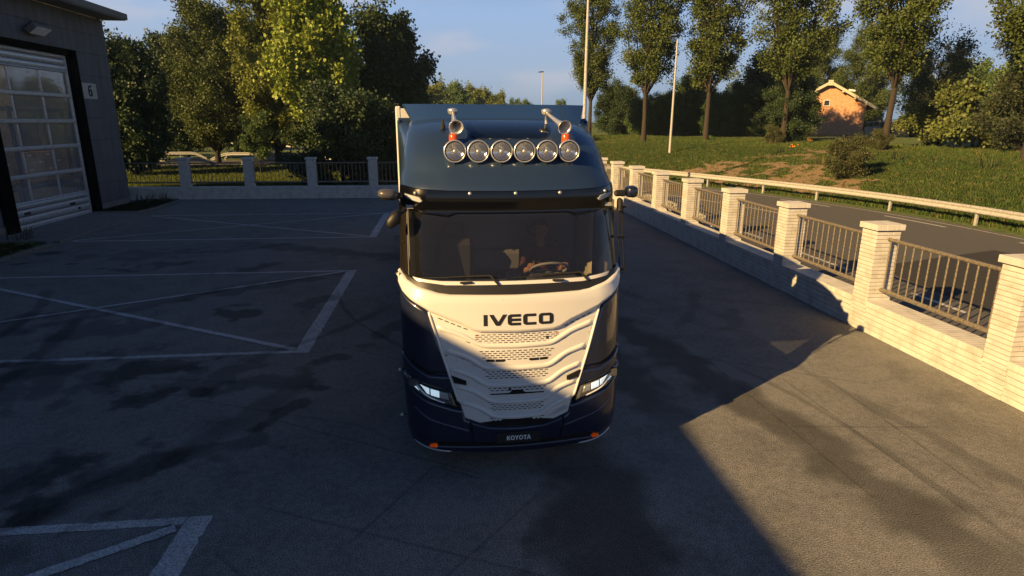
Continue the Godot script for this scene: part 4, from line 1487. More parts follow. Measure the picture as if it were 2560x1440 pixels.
	for f in [[[0.0, 1.565], [-0.39, 1.578], [-0.60, 1.70], [-0.87, 1.785]], [[0.0, 1.315], [-0.36, 1.325], [-0.54, 1.455], [-0.79, 1.53]], [[0.0, 1.12], [-0.34, 1.128], [-0.51, 1.25], [-0.735, 1.325]], [[0.0, 0.925], [-0.29, 0.932], [-0.46, 1.06], [-0.68, 1.13]], [[0.0, 0.745], [-0.26, 0.755], [-0.41, 0.865], [-0.625, 0.94]]]:
		var full := []
		for k in f.size(): full.append([f[f.size() - 1 - k][0], f[f.size() - 1 - k][1] - 0.02])
		for k in range(1, f.size()): full.append([-f[k][0], f[k][1] - 0.02])
		ridge_part("fin", full, 0.06, 0.034, W, grille)
	for f in [[[-0.84, 1.72], [-0.60, 1.635], [-0.44, 1.54], [-0.47, 1.49], [-0.62, 1.505], [-0.80, 1.565]], [[-0.76, 1.46], [-0.56, 1.39], [-0.41, 1.29], [-0.43, 1.24], [-0.57, 1.29], [-0.73, 1.36]], [[-0.71, 1.26], [-0.53, 1.185], [-0.38, 1.09], [-0.41, 1.05], [-0.56, 1.09], [-0.58, 1.15], [-0.70, 1.19]], [[-0.655, 1.06], [-0.48, 0.995], [-0.34, 0.89], [-0.36, 0.85], [-0.47, 0.90], [-0.64, 0.97]], [[-0.61, 0.875], [-0.44, 0.805], [-0.30, 0.71], [-0.40, 0.685], [-0.58, 0.745]]]:
		panel_part("grille_blade", pv(f), 0.012, 0.012, W, grille, 0.03)
		panel_part("grille_blade", mirrored(pv(f)), 0.012, 0.012, W, grille, 0.03)
	for q in [[[-0.335, 1.405], [-0.335, 1.378], [-0.25, 1.375], [-0.25, 1.402]], [[-0.238, 1.402], [-0.238, 1.375], [-0.15, 1.373], [-0.125, 1.387], [-0.15, 1.400]]]:
		panel_part("intake", pv(q), 0.016, 0.0, M.void_black, grille, 0.05, 0.01)
		panel_part("intake", mirrored(pv(q)), 0.016, 0.0, M.void_black, grille, 0.05, 0.01)
	panel_part("intake", both([[0.0, 1.045], [-0.05, 1.043], [-0.09, 1.012], [-0.30, 1.008], [-0.30, 0.998], [0.0, 0.995]]), 0.018, 0.0, M.void_black, grille, 0.05, 0.01)
	panel_part("intake", both([[0.0, 0.712], [-0.165, 0.712], [-0.18, 0.682], [-0.30, 0.682], [-0.41, 0.668], [-0.30, 0.632], [0.0, 0.615]]), 0.02, 0.0, M.void_black, grille, 0.05, 0.01)
	for s in [0, 1]:
		var pl := pv([[-0.712, 1.225], [-0.556, 1.165], [-0.556, 1.12], [-0.685, 1.145]])
		panel_part("intake", pl if s == 0 else mirrored(pl), 0.034, 0.0, M.void_black, grille, 0.05, 0.02)
		# pale frame along the side of the grille
		var fl := [[-0.938, 1.925], [-0.80, 1.44], [-0.64, 0.905]]
		ridge_part("grille_frame", fl if s == 0 else mirror_line(fl), 0.03, 0.035, W, grille)
		for y in [1.455, 1.39, 1.315, 1.25]:
			if s == 1: continue
			b = MB.new()
			b.smooth(true)
			b.lathe([Vector2(0.009, 0), Vector2(0.007, 0.006), Vector2(0.0001, 0.008)], on_shell(-0.655 + (1.455 - y) * 0.1, y, 0.026), Vector3.BACK, 10)
			put("stud", b, M.satin_chrome, grille)
	# two small orange lamps at the ends of the top slots
	for x in [-0.44, 0.44]:
		for y in [1.672, 1.652]:
			b = MB.new()
			b.box(on_shell(x, y, 0.014), Vector3(0.028, 0.009, 0.012), 0.003)
			put("side_lamp", b, M.amber_light, grille)
	# --- blue corner panels, headlamps, bumper
	for s in [0, 1]:
		var flip := func(a: Array) -> PackedVector2Array: return pv(a) if s == 0 else mirrored(pv(a))
		panel_part("corner_panel", flip.call([[-1.243, 2.165], [-1.20, 2.08], [-1.15, 2.036], [-0.985, 1.945], [-0.955, 1.90], [-0.72, 1.235], [-0.86, 1.255], [-0.95, 1.262], [-1.09, 1.335], [-1.242, 1.44]]), 0.022, 0.025, N, t, 0.035)
		panel_part("shadow_gap", flip.call([[-1.241, 1.435], [-1.09, 1.33], [-0.95, 1.258], [-0.86, 1.25], [-0.91, 1.235], [-0.97, 1.235], [-1.11, 1.315], [-1.241, 1.40]]), 0.008, 0.0, M.void_black, t, 0.05)
		panel_part("lamp_brow", flip.call([[-1.242, 1.395], [-1.11, 1.305], [-0.96, 1.232], [-0.72, 1.222], [-0.672, 1.03], [-0.85, 1.07], [-1.06, 1.13], [-1.18, 1.20], [-1.242, 1.25]]), 0.03, 0.03, N, t, 0.035)
		var hl := panel_part("headlamp", flip.call([[-1.242, 1.245], [-1.18, 1.195], [-1.06, 1.125], [-0.85, 1.063], [-0.67, 1.02], [-0.61, 0.835], [-0.70, 0.855], [-0.90, 0.92], [-1.03, 0.965], [-1.15, 1.055], [-1.242, 1.17]]), 0.018, 0.01, M.gloss_black, t, 0.04)
		panel_part("reflector", flip.call([[-1.05, 1.108], [-0.955, 1.075], [-0.955, 1.0], [-0.985, 1.015]]), 0.026, 0.006, M.head_light_white, hl, 0.04)
		panel_part("reflector", flip.call([[-0.945, 1.072], [-0.85, 1.045], [-0.85, 0.968], [-0.945, 0.997]]), 0.028, 0.006, M.head_light_white, hl, 0.04)
		panel_part("reflector", flip.call([[-0.84, 1.042], [-0.765, 1.022], [-0.745, 0.94], [-0.84, 0.965]]), 0.026, 0.006, M.satin_chrome, hl, 0.04)
		panel_part("reflector", flip.call([[-1.15, 1.125], [-1.12, 1.105], [-1.06, 1.035], [-1.085, 1.045], [-1.135, 1.085]]), 0.026, 0.006, M.head_light_white, hl, 0.04)
		var ll := [[-1.185, 1.185], [-1.125, 1.135], [-1.02, 1.005], [-0.97, 0.975], [-0.90, 0.944], [-0.76, 0.895]]
		ridge_part("light_bar", ll if s == 0 else mirror_line(ll), 0.022, 0.03, M.plate_white, hl)
		b = MB.new()
		panel(b, flip.call([[-1.215, 1.21], [-1.17, 1.185], [-1.06, 1.12], [-0.85, 1.06], [-0.72, 1.03], [-0.66, 0.86], [-0.90, 0.93], [-1.03, 0.975], [-1.15, 1.065]]), 0.044, 0.03, 0.05, 0.0)
		put("cover_glass", b, M.clear_glass, hl)
		# bumper corner with a crease
		panel_part("bumper_corner", flip.call([[-1.242, 1.15], [-1.15, 1.045], [-1.03, 0.955], [-0.90, 0.91], [-0.70, 0.845], [-0.60, 0.825], [-0.578, 0.725], [-0.525, 0.685], [-0.497, 0.425], [-0.86, 0.435], [-0.92, 0.40], [-1.0, 0.375], [-1.17, 0.43], [-1.205, 0.55], [-1.218, 0.8]]), 0.03, 0.03, N, t, 0.035)
		var cl := [[-1.15, 0.86], [-1.03, 0.75], [-0.92, 0.69], [-0.51, 0.565]]
		ridge_part("bumper_crease", cl if s == 0 else mirror_line(cl), 0.05, 0.042, N, t)
		var am := panel_part("marker_lamp", flip.call([[-0.965, 0.388], [-0.885, 0.388], [-0.885, 0.368], [-0.965, 0.368]]), 0.045, 0.003, M.amber_light, t, 0.05, 0.02)
		am.set_meta("label", "amber marker lamp in the bumper lip")
		var tl := [[-1.165, 0.415], [-1.04, 0.348], [-0.92, 0.315], [-0.70, 0.296]]
		ridge_part("lip_trim", tl if s == 0 else mirror_line(tl), 0.016, 0.036, M.satin_chrome, t)
	panel_part("bumper_middle", both([[0.0, 0.605], [-0.30, 0.62], [-0.42, 0.655], [-0.515, 0.685], [-0.49, 0.43], [0.0, 0.425]]), 0.034, 0.02, N, t, 0.035)
	panel_part("lower_intake", both([[0.0, 0.425], [-0.84, 0.432], [-0.905, 0.40], [-0.86, 0.372], [0.0, 0.36]]), 0.012, 0.0, M.void_black, t, 0.06)
	panel_part("bumper_lip", both([[0.0, 0.362], [-0.86, 0.372], [-0.95, 0.392], [-1.16, 0.43], [-1.165, 0.40], [-1.04, 0.345], [-0.81, 0.30], [-0.52, 0.275], [0.0, 0.255]]), 0.028, 0.02, N, t, 0.035)
	# plate with its name
	var pp := on_shell(0.01, 0.49, 0.045)
	b = MB.new()
	b.box(pp, Vector3(0.49, 0.125, 0.014), 0.004)
	var plate := put("number_plate", b, M.satin_black, t)
	var tm := TextMesh.new()
	var sf := SystemFont.new()
	sf.font_names = ["Droid Sans"]
	sf.font_weight = 700
	tm.font = sf
	tm.text = "KOYOTA"
	tm.font_size = 64
	tm.pixel_size = 0.00108
	tm.depth = 0.003
	var o := part("lettering", tm, M.plate_white, plate)
	o.position = pp + Vector3(0, -0.003, 0.009)
	o.scale = Vector3(1.02, 1.05, 1)
	# --- sun visor with marker lamps
	var visor := panel_part("sun_visor", both([[0.0, 3.175], [-0.70, 3.18], [-1.02, 3.195], [-1.20, 3.225], [-1.204, 2.99], [-0.965, 2.925], [-0.70, 2.893], [-0.615, 2.925], [0.0, 2.925]]), 0.024, 0.012, M.gloss_black, t, 0.04, 0.05)
	for x in [-1.03, -0.46, 0.03, 0.52, 1.05]:
		b = MB.new()
		b.smooth(true)
		b.lathe([Vector2(0.02, 0), Vector2(0.02, 0.012), Vector2(0.012, 0.02), Vector2(0.0001, 0.022)], on_shell(x, 3.145, 0.025), shell_n(x, 3.145), 12)
		put("marker_lamp", b, M.satin_chrome, visor)
	for s in [0, 1]:
		var vl := pv([[-1.135, 3.135], [-0.985, 3.105], [-0.955, 3.07], [-0.985, 3.052], [-1.10, 3.085], [-1.135, 3.105]])
		var fr := pv([[-1.145, 3.145], [-0.983, 3.113], [-0.945, 3.072], [-0.982, 3.044], [-1.10, 3.076], [-1.145, 3.10]])
		var h := panel_part("visor_lamp", fr if s == 0 else mirrored(fr), 0.03, 0.004, M.satin_black, visor, 0.04, 0.01)
		panel_part("lens", vl if s == 0 else mirrored(vl), 0.036, 0.004, M.lamp_lens, h, 0.04, 0.01)
	# --- roof: hatch window, fairing, side extenders
	panel_part("roof_hatch", pv([[-0.46, 3.912], [-0.49, 3.90], [-0.40, 3.725], [-0.34, 3.705], [0.42, 3.705], [0.49, 3.725], [0.55, 3.80], [0.585, 3.90], [0.55, 3.912]]), 0.016, 0.008, M.hatch_glass, t, 0.03)
	b = MB.new()
	b.smooth(true)
	var dfl := []
	for k in 9:
		var y := lerpf(3.86, 4.115, k / 8.0)
		dfl.append([lerpf(-1.06, -1.20, k / 8.0), y, lerpf(-1.85, -2.2, pow(k / 8.0, 1.2))])
	for k in 8:
		for i in 16:
			var q := []
			for c in [[k, i], [k, i + 1], [k + 1, i + 1], [k + 1, i]]:
				var e: Array = dfl[c[0]]
				var x := lerpf(e[0], -e[0] + 0.03, c[1] / 16.0)
				q.append(Vector3(x, e[1], e[2] - 0.16 * pow(absf(x) / 1.2, 6.0)))
			b.quad(q[0], q[1], q[2], q[3])
	b.smooth(false)
	for s in [-1.0, 1.0]:
		for k in 8:
			var xa: float = (dfl[k][0] if s < 0 else -dfl[k][0] + 0.03)
			var xb: float = (dfl[k + 1][0] if s < 0 else -dfl[k + 1][0] + 0.03)
			var a := Vector3(xa, dfl[k][1], dfl[k][2] - 0.09)
			var c := Vector3(xb, dfl[k + 1][1], dfl[k + 1][2] - 0.14)
			if s < 0: b.quad(Vector3(xa - 0.02, a.y, -2.7), a, c, Vector3(xb - 0.02, c.y, -2.7))
			else: b.quad(a, Vector3(xa + 0.02, a.y, -2.7), Vector3(xb + 0.02, c.y, -2.7), c)
	b.quad(Vector3(-1.2, 4.115, -2.4), Vector3(1.23, 4.115, -2.4), Vector3(1.23, 4.115, -2.72), Vector3(-1.2, 4.115, -2.72))
	put("roof_fairing", b, M.fairing_paint, t)
	for s in [-1.0, 1.0]:
		b = MB.new()
		b.box(Vector3(s * 1.235, 2.5, -2.5), Vector3(0.05, 2.84, 0.62), 0.02, Basis(Vector3.UP, s * 0.04))
		put("side_fairing", b, B, t)
	# flared shoulders between the roof and the side fairings
	for s in [-1.0, 1.0]:
		b = MB.new()
		b.smooth(true)
		var prev := []
		for k in 13:
			var y := lerpf(2.95, 3.94, k / 12.0)
			var w := tab(SW, minf(y, 3.86))
			var yi := y - 0.07 * k / 12.0
			var zi := minf(shell_z(w, yi) - 0.25, -1.15)
			var cur := []
			for j in 6:
				var q := j / 5.0
				cur.append(Vector3(s * lerpf(w - 0.01, 1.262, sin(q * PI * 0.5)), lerpf(yi, y, q), lerpf(zi, -2.3, q)))
			if k > 0:
				for j in 5:
					if s < 0: b.quad(prev[j + 1], prev[j], cur[j], cur[j + 1])
					else: b.quad(prev[j], prev[j + 1], cur[j + 1], cur[j])
			prev = cur
		for j in 5:
			var ia := Vector3(s * 1.0, prev[j].y, prev[j].z - 0.1)
			var ib := Vector3(s * 1.0, prev[j + 1].y, prev[j + 1].z - 0.1)
			if s < 0: b.quad(prev[j + 1], prev[j], ia, ib)
			else: b.quad(prev[j], prev[j + 1], ib, ia)
		put("roof_shoulder", b, B, t)
	# --- six round roof lamps
	for i in 6:
		var x := -0.605 + i * 0.253
		var c := Vector3(x, 3.585, shell_z(x, 3.55) + 0.11)
		b = MB.new()
		b.smooth(true)
		b.lathe([Vector2(0.02, -0.16), Vector2(0.08, -0.13), Vector2(0.115, -0.06), Vector2(0.122, 0.0), Vector2(0.122, 0.016), Vector2(0.112, 0.026), Vector2(0.108, 0.02), Vector2(0.107, 0.0)], c, Vector3.BACK, 32)
		var lamp := put("roof_lamp", b, M.satin_black if i % 2 == 9 else M.chrome, t)
		b = MB.new()
		b.smooth(true)
		b.lathe([Vector2(0.107, 0.012), Vector2(0.104, 0.018), Vector2(0.0985, 0.014), Vector2(0.098, 0.0)], c, Vector3.BACK, 32)
		put("rim", b, M.void_black, lamp)
		# fluted reflector: upright waves
		b = MB.new()
		b.smooth(true)
		var n := 18
		for k in n:
			var x0 := -0.1 + 0.2 * k / n
			var x1 := -0.1 + 0.2 * (k + 1) / n
			var h0 := sqrt(maxf(0.0, 0.01 - x0 * x0))
			var h1 := sqrt(maxf(0.0, 0.01 - x1 * x1))
			var rows := 8
			for j in rows:
				var q := []
				for e in [[x0, h0, k, j], [x1, h1, k + 1, j], [x1, h1, k + 1, j + 1], [x0, h0, k, j + 1]]:
					var yy: float = lerpf(-e[1], e[1], e[3] / float(rows))
					var rr: float = (e[0] * e[0] + yy * yy) / 0.01
					q.append(c + Vector3(e[0], yy, -0.05 + 0.05 * rr + (0.007 if e[2] % 2 == 0 else -0.007) * (1.0 - rr * 0.5)))
				b.quad(q[0], q[1], q[2], q[3])
		put("reflector", b, M.reflector_chrome, lamp)
		b = MB.new()
		b.smooth(true)
		b.lathe([Vector2(0.02, -0.045), Vector2(0.022, -0.02), Vector2(0.014, -0.006), Vector2(0.0001, -0.002)], c, Vector3.BACK, 16)
		for k in 16:
			var a := TAU * k / 16.0
			b.tube(c + Vector3(cos(a) * 0.02, sin(a) * 0.02, -0.02), c + Vector3(cos(a) * 0.036, sin(a) * 0.036, -0.028), 0.0022, 0.0012, 5)
		put("bulb_cap", b, M.satin_chrome, lamp)
		b = MB.new()
		b.smooth(true)
		b.lathe([Vector2(0.1, 0.012), Vector2(0.07, 0.02), Vector2(0.03, 0.025), Vector2(0.0001, 0.026)], c, Vector3.BACK, 32)
		put("cover_glass", b, M.clear_glass, lamp)
		b = MB.new()
		b.tube(c + Vector3(0, -0.11, -0.05), Vector3(x, 3.42, shell_z(x, 3.42) - 0.01), 0.012)
		put("bracket", b, M.satin_black, lamp)
	# --- two trumpet horns, two beacons, aerials
	for e in [[Vector3(-0.575, 3.835, -0.86), Vector3(-0.585, 4.0, -1.42)], [Vector3(0.655, 3.835, -0.86), Vector3(0.545, 4.0, -1.42)]]:
		var bell: Vector3 = e[0]
		var base: Vector3 = e[1]
		var ax := (bell - base)
		var L := ax.length()
		b = MB.new()
		b.smooth(true)
		var pr := [Vector2(0.0001, 0.0), Vector2(0.018, 0.0), Vector2(0.02, L * 0.3), Vector2(0.028, L * 0.65), Vector2(0.045, L * 0.86), Vector2(0.074, L * 0.97), Vector2(0.082, L), Vector2(0.079, L + 0.004), Vector2(0.066, L * 0.965), Vector2(0.036, L * 0.85), Vector2(0.018, L * 0.66), Vector2(0.004, L * 0.5)]
		b.lathe(pr, base, ax, 24)
		var horn := put("air_horn", b, M.chrome, t)
		b = MB.new()
		b.smooth(true)
		b.lathe([Vector2(0.0001, -0.045), Vector2(0.035, -0.04), Vector2(0.055, -0.02), Vector2(0.062, 0.01), Vector2(0.058, 0.03), Vector2(0.03, 0.04), Vector2(0.0001, 0.042)], base + Vector3(0, 0.01, 0), Vector3.UP, 20)
		put("pressure_chamber", b, M.satin_chrome, horn)
		b = MB.new()
		b.path([base + Vector3(0, -0.03, 0), base + Vector3(0.0, -0.08, -0.02), Vector3(base.x, 3.86, base.z + 0.02)], [0.016, 0.014, 0.022], 8)
		put("bracket", b, M.satin_chrome, horn)
	for x in [-0.605, 0.68]:
		var c := Vector3(x, 3.655, shell_z(x, 3.66) + 0.02)
		b = MB.new()
		b.smooth(true)
		b.lathe([Vector2(0.052, -0.04), Vector2(0.052, 0.03), Vector2(0.051, 0.09), Vector2(0.042, 0.108), Vector2(0.0001, 0.112)], c, Vector3.UP, 20)
		var bc := put("beacon", b, M.beacon_amber, t)
		b = MB.new()
		b.smooth(true)
		b.lathe([Vector2(0.056, -0.07), Vector2(0.056, -0.03), Vector2(0.0001, -0.028)], c, Vector3.UP, 20)
		put("base", b, M.satin_black, bc)
	b = MB.new()
	b.smooth(true)
	b.lathe([Vector2(0.032, -0.02), Vector2(0.028, 0.02), Vector2(0.016, 0.05), Vector2(0.008, 0.09), Vector2(0.0001, 0.1)], Vector3(-0.71, 3.83, shell_z(-0.71, 3.8)), Vector3.UP, 14)
	put("aerial_fin", b, M.rubber, t)
	b = MB.new()
	b.tube(Vector3(0.755, 3.9, -1.3), Vector3(0.70, 4.10, -1.42), 0.004, 0.002, 6)
	put("whip_aerial", b, M.rubber, t)
	# --- mirrors
	for s in [-1.0, 1.0]:
		b = MB.new()
		b.smooth(true)
		if s < 0: b.ellipsoid(Vector3(-1.335, 3.145, -0.52), Vector3(0.105, 0.055, 0.10), 0.8, Basis(Vector3.BACK, -0.12))
		else: b.ellipsoid(Vector3(1.385, 3.135, -0.60), Vector3(0.068, 0.066, 0.09), 0.65)
		var mr := put("mirror", b, M.mirror_cap if s < 0 else M.navy_paint, t)
		b = MB.new()
		b.box(Vector3(s * 1.25, 3.12, -0.58), Vector3(0.14, 0.07, 0.06), 0.02)
		put("arm", b, M.satin_black, mr)
		if s < 0:
			b = MB.new()
			b.smooth(true)
			b.box(Vector3(-1.325, 3.095, -0.50), Vector3(0.14, 0.014, 0.1), 0.006)
			put("edge", b, M.satin_black, mr)
	b = MB.new()
	b.smooth(true)
	var rings := []
	for k in 10:
		var a := TAU * k / 10.0
	var pts2 := [Vector2(-1.205, 2.97), Vector2(-1.235, 2.985), Vector2(-1.30, 2.955), Vector2(-1.355, 2.885), Vector2(-1.362, 2.83), Vector2(-1.335, 2.79), Vector2(-1.29, 2.80), Vector2(-1.215, 2.845)]
	var cen := Vector2(-1.275, 2.885)
	for layer in [[1.0, -0.50], [1.0, -0.42], [0.92, -0.38], [0.72, -0.36], [0.0, -0.355]]:
		var ring := []
		for p in pts2:
			var q: Vector2 = cen + (p - cen) * layer[0]
			ring.append(Vector3(q.x, q.y, layer[1]))
		rings.append(ring)
	for k in rings.size() - 1:
		for i in pts2.size():
			var i2 := (i + 1) % pts2.size()
			b.quad(rings[k][i], rings[k][i2], rings[k + 1][i2], rings[k + 1][i])
	var lm := put("mirror", b, M.satin_black, t)
	lm.set_meta("label", "lower black mirror housing with a rounded point")
	b = MB.new()
	b.tube(Vector3(-1.23, 2.93, -0.47), Vector3(-1.15, 2.98, -0.55), 0.022)
	put("arm", b, M.satin_black, lm)
	# grab frame on the right
	b = MB.new()
	b.smooth(true)
	b.path([Vector3(1.255, 3.0, -0.62), Vector3(1.262, 2.6, -0.58), Vector3(1.27, 2.22, -0.52)], [0.008, 0.008, 0.008], 8)
	b.path([Vector3(1.30, 2.95, -0.62), Vector3(1.31, 2.6, -0.58), Vector3(1.325, 2.20, -0.50)], [0.008, 0.008, 0.008], 8)
	for y in [2.96, 2.62, 2.24]: b.box(Vector3(1.285, y, -0.60 + (2.96 - y) * 0.08), Vector3(0.10, 0.02, 0.03), 0.004)
	put("mirror_frame", b, M.void_black, t)  # near-black colour stands in for the shadow on this frame
	b = MB.new()
	b.box(Vector3(1.265, 2.98, -0.62), Vector3(0.055, 0.16, 0.10), 0.02)
	put("mirror", b, M.satin_black, t)
	# small round wide-angle mirrors low on the left side
	for y in [1.18, 0.62]:
		b = MB.new()
		b.tube(Vector3(-1.22, y, -0.42), Vector3(-1.275, y + 0.01, -0.38), 0.008)
		var wm := put("proximity_sensor", b, M.satin_black, t)
		b = MB.new()
		b.smooth(true)
		b.ellipsoid(Vector3(-1.285, y + 0.012, -0.38), Vector3.ONE * 0.02, 1.0, Basis(), 12, 8)
		put("ball", b, M.chrome, wm)
	# --- wipers
	for x in [-0.19, 0.81]:
		b = MB.new()
		b.smooth(true)
		b.path([on_shell(x, 2.20, 0.03), on_shell(x - 0.075, 2.285, 0.035), on_shell(x - 0.10, 2.29, 0.035), on_shell(x - 0.52, 2.277, 0.03)], [0.013, 0.013, 0.011, 0.008], 8)
		var wp := put("wiper", b, M.rubber, t)
		b = MB.new()
		b.path([on_shell(x - 0.08, 2.283, 0.02), on_shell(x - 0.45, 2.275, 0.018), on_shell(x - 0.82, 2.264, 0.018)], [0.007, 0.009, 0.005], 6)
		put("blade", b, M.rubber, wp)
		b = MB.new()
		b.box(on_shell(x - 0.34, 2.222, 0.03), Vector3(0.135, 0.02, 0.03), 0.006)
		put("washer_jet", b, M.rubber, wp)
	# --- inside the cab
	b = MB.new()
	b.box(Vector3(0, 1.98, -0.62), Vector3(2.3, 0.22, 0.62), 0.08)
	b.box(Vector3(-0.1, 1.75, -0.72), Vector3(0.5, 0.5, 0.5), 0.06)
	b.box(Vector3(0.52, 2.10, -0.62), Vector3(0.62, 0.14, 0.4), 0.06)
	var dash := put("dashboard", b, M.interior_dark, t)
	b = MB.new()
	b.box(Vector3(0.05, 2.16, -0.72), Vector3(0.16, 0.12, 0.03), 0.01)
	put("display", b, M.hatch_glass, dash)
	for x in [-0.58, 0.52]:
		b = MB.new()
		b.box(Vector3(x, 1.58, -1.45), Vector3(0.52, 0.16, 0.5), 0.05)
		b.box(Vector3(x, 1.35, -1.45), Vector3(0.3, 0.34, 0.34), 0.03)
		var seat := put("seat", b, M.seat_fabric, t)
		b = MB.new()
		b.box(Vector3(x, 2.02, -1.75), Vector3(0.5, 0.82, 0.15), 0.06, Basis(Vector3.RIGHT, 0.14))
		put("backrest", b, M.seat_fabric, seat)
		b = MB.new()
		b.box(Vector3(x, 2.52, -1.83), Vector3(0.3, 0.2, 0.11), 0.045)
		put("headrest", b, M.seat_fabric, seat)
	for s in [-1.0, 1.0]:
		b = MB.new()
		b.smooth(true)
		var prev := []
		for k in 13:
			var z := -1.28 - k * 0.045
			var x: float = s * (1.12 + 0.025 * (1 if k % 2 == 0 else -1))
			var cur := [Vector3(x, 1.95, z), Vector3(x, 2.97, z)]
			if k > 0: b.quad(prev[0], cur[0], cur[1], prev[1])
			prev = cur
		put("curtain", b, M.curtain, t)
	b = MB.new()
	b.box(Vector3(0, 2.05, -2.1), Vector3(2.2, 0.3, 0.25), 0.05)
	put("bunk", b, M.interior_grey, t)
	b = MB.new()
	b.box(Vector3(0, 2.45, -2.21), Vector3(2.24, 1.1, 0.03), 0.01)
	put("back_trim", b, M.interior_grey, t)
	b = MB.new()
	b.smooth(true)
	var sw := Basis(Vector3.RIGHT, -0.55)
	var ring_pts := []
	for k in 33: ring_pts.append(Vector3(0.52, 2.17, -0.95) + sw * (Vector3(cos(TAU * k / 32.0), 0, sin(TAU * k / 32.0)) * 0.225))
	var rr := []
	for k in 33: rr.append(0.016)
	b.path(ring_pts, rr, 8, false)
	var wheel := put("steering_wheel", b, M.interior_grey, t)
	b = MB.new()
	b.smooth(true)
	for a in [0.0, 2.1, 4.2]:
		b.tube(Vector3(0.52, 2.15, -0.95), Vector3(0.52, 2.17, -0.95) + sw * (Vector3(cos(a + 1.57), 0, sin(a + 1.57)) * 0.22), 0.02, 0.013, 8)
	b.tube(Vector3(0.52, 2.15, -0.95), Vector3(0.52, 1.85, -0.78), 0.05, 0.07, 10)
	put("hub", b, M.interior_dark, wheel)
	# --- chassis and wheels
	b = MB.new()
	for s in [-1.0, 1.0]: b.box(Vector3(s * 0.42, 0.85, -3.0), Vector3(0.1, 0.28, 5.4), 0.01)
	b.box(Vector3(0, 0.9, -1.3), Vector3(1.5, 0.35, 1.9), 0.05)
	b.box(Vector3(0, 1.12, -4.3), Vector3(0.9, 0.16, 0.9), 0.04)
	put("chassis", b, M.satin_black, t)
	for z in [-1.35, -5.1]:
		for s in [-1.0, 1.0]:
			for k in ([0] if z > -2.0 else [0, 1]):
				var c := Vector3(s * (1.03 - k * 0.33), 0.5, z)
				b = MB.new()
				b.smooth(true)
				b.lathe([Vector2(0.3, -0.14), Vector2(0.42, -0.15), Vector2(0.485, -0.13), Vector2(0.5, -0.08), Vector2(0.5, 0.08), Vector2(0.485, 0.13), Vector2(0.42, 0.15), Vector2(0.3, 0.14)], c, Vector3(s, 0, 0), 28)
				var wl := put("wheel", b, M.tyre, t)
				b = MB.new()
				b.smooth(true)
				b.lathe([Vector2(0.3, 0.13), Vector2(0.27, 0.08), Vector2(0.14, 0.02), Vector2(0.13, 0.1), Vector2(0.0001, 0.11)], c, Vector3(s, 0, 0), 24)
				put("rim", b, M.lamp_metal, wl)
		if z < -2.0:
			for s in [-1.0, 1.0]:
				b = MB.new()
				b.smooth(true)
				var prev := []
				for k in 13:
					var a := PI * k / 12.0
					var cur := [Vector3(s * 0.5, 0.52 + sin(a) * 0.6, z - cos(a) * 0.6), Vector3(s * 1.2, 0.52 + sin(a) * 0.6, z - cos(a) * 0.6)]
					if k > 0: b.quad(prev[0], prev[1], cur[1], cur[0])
					prev = cur
				put("mudguard", b, M.rubber, t)

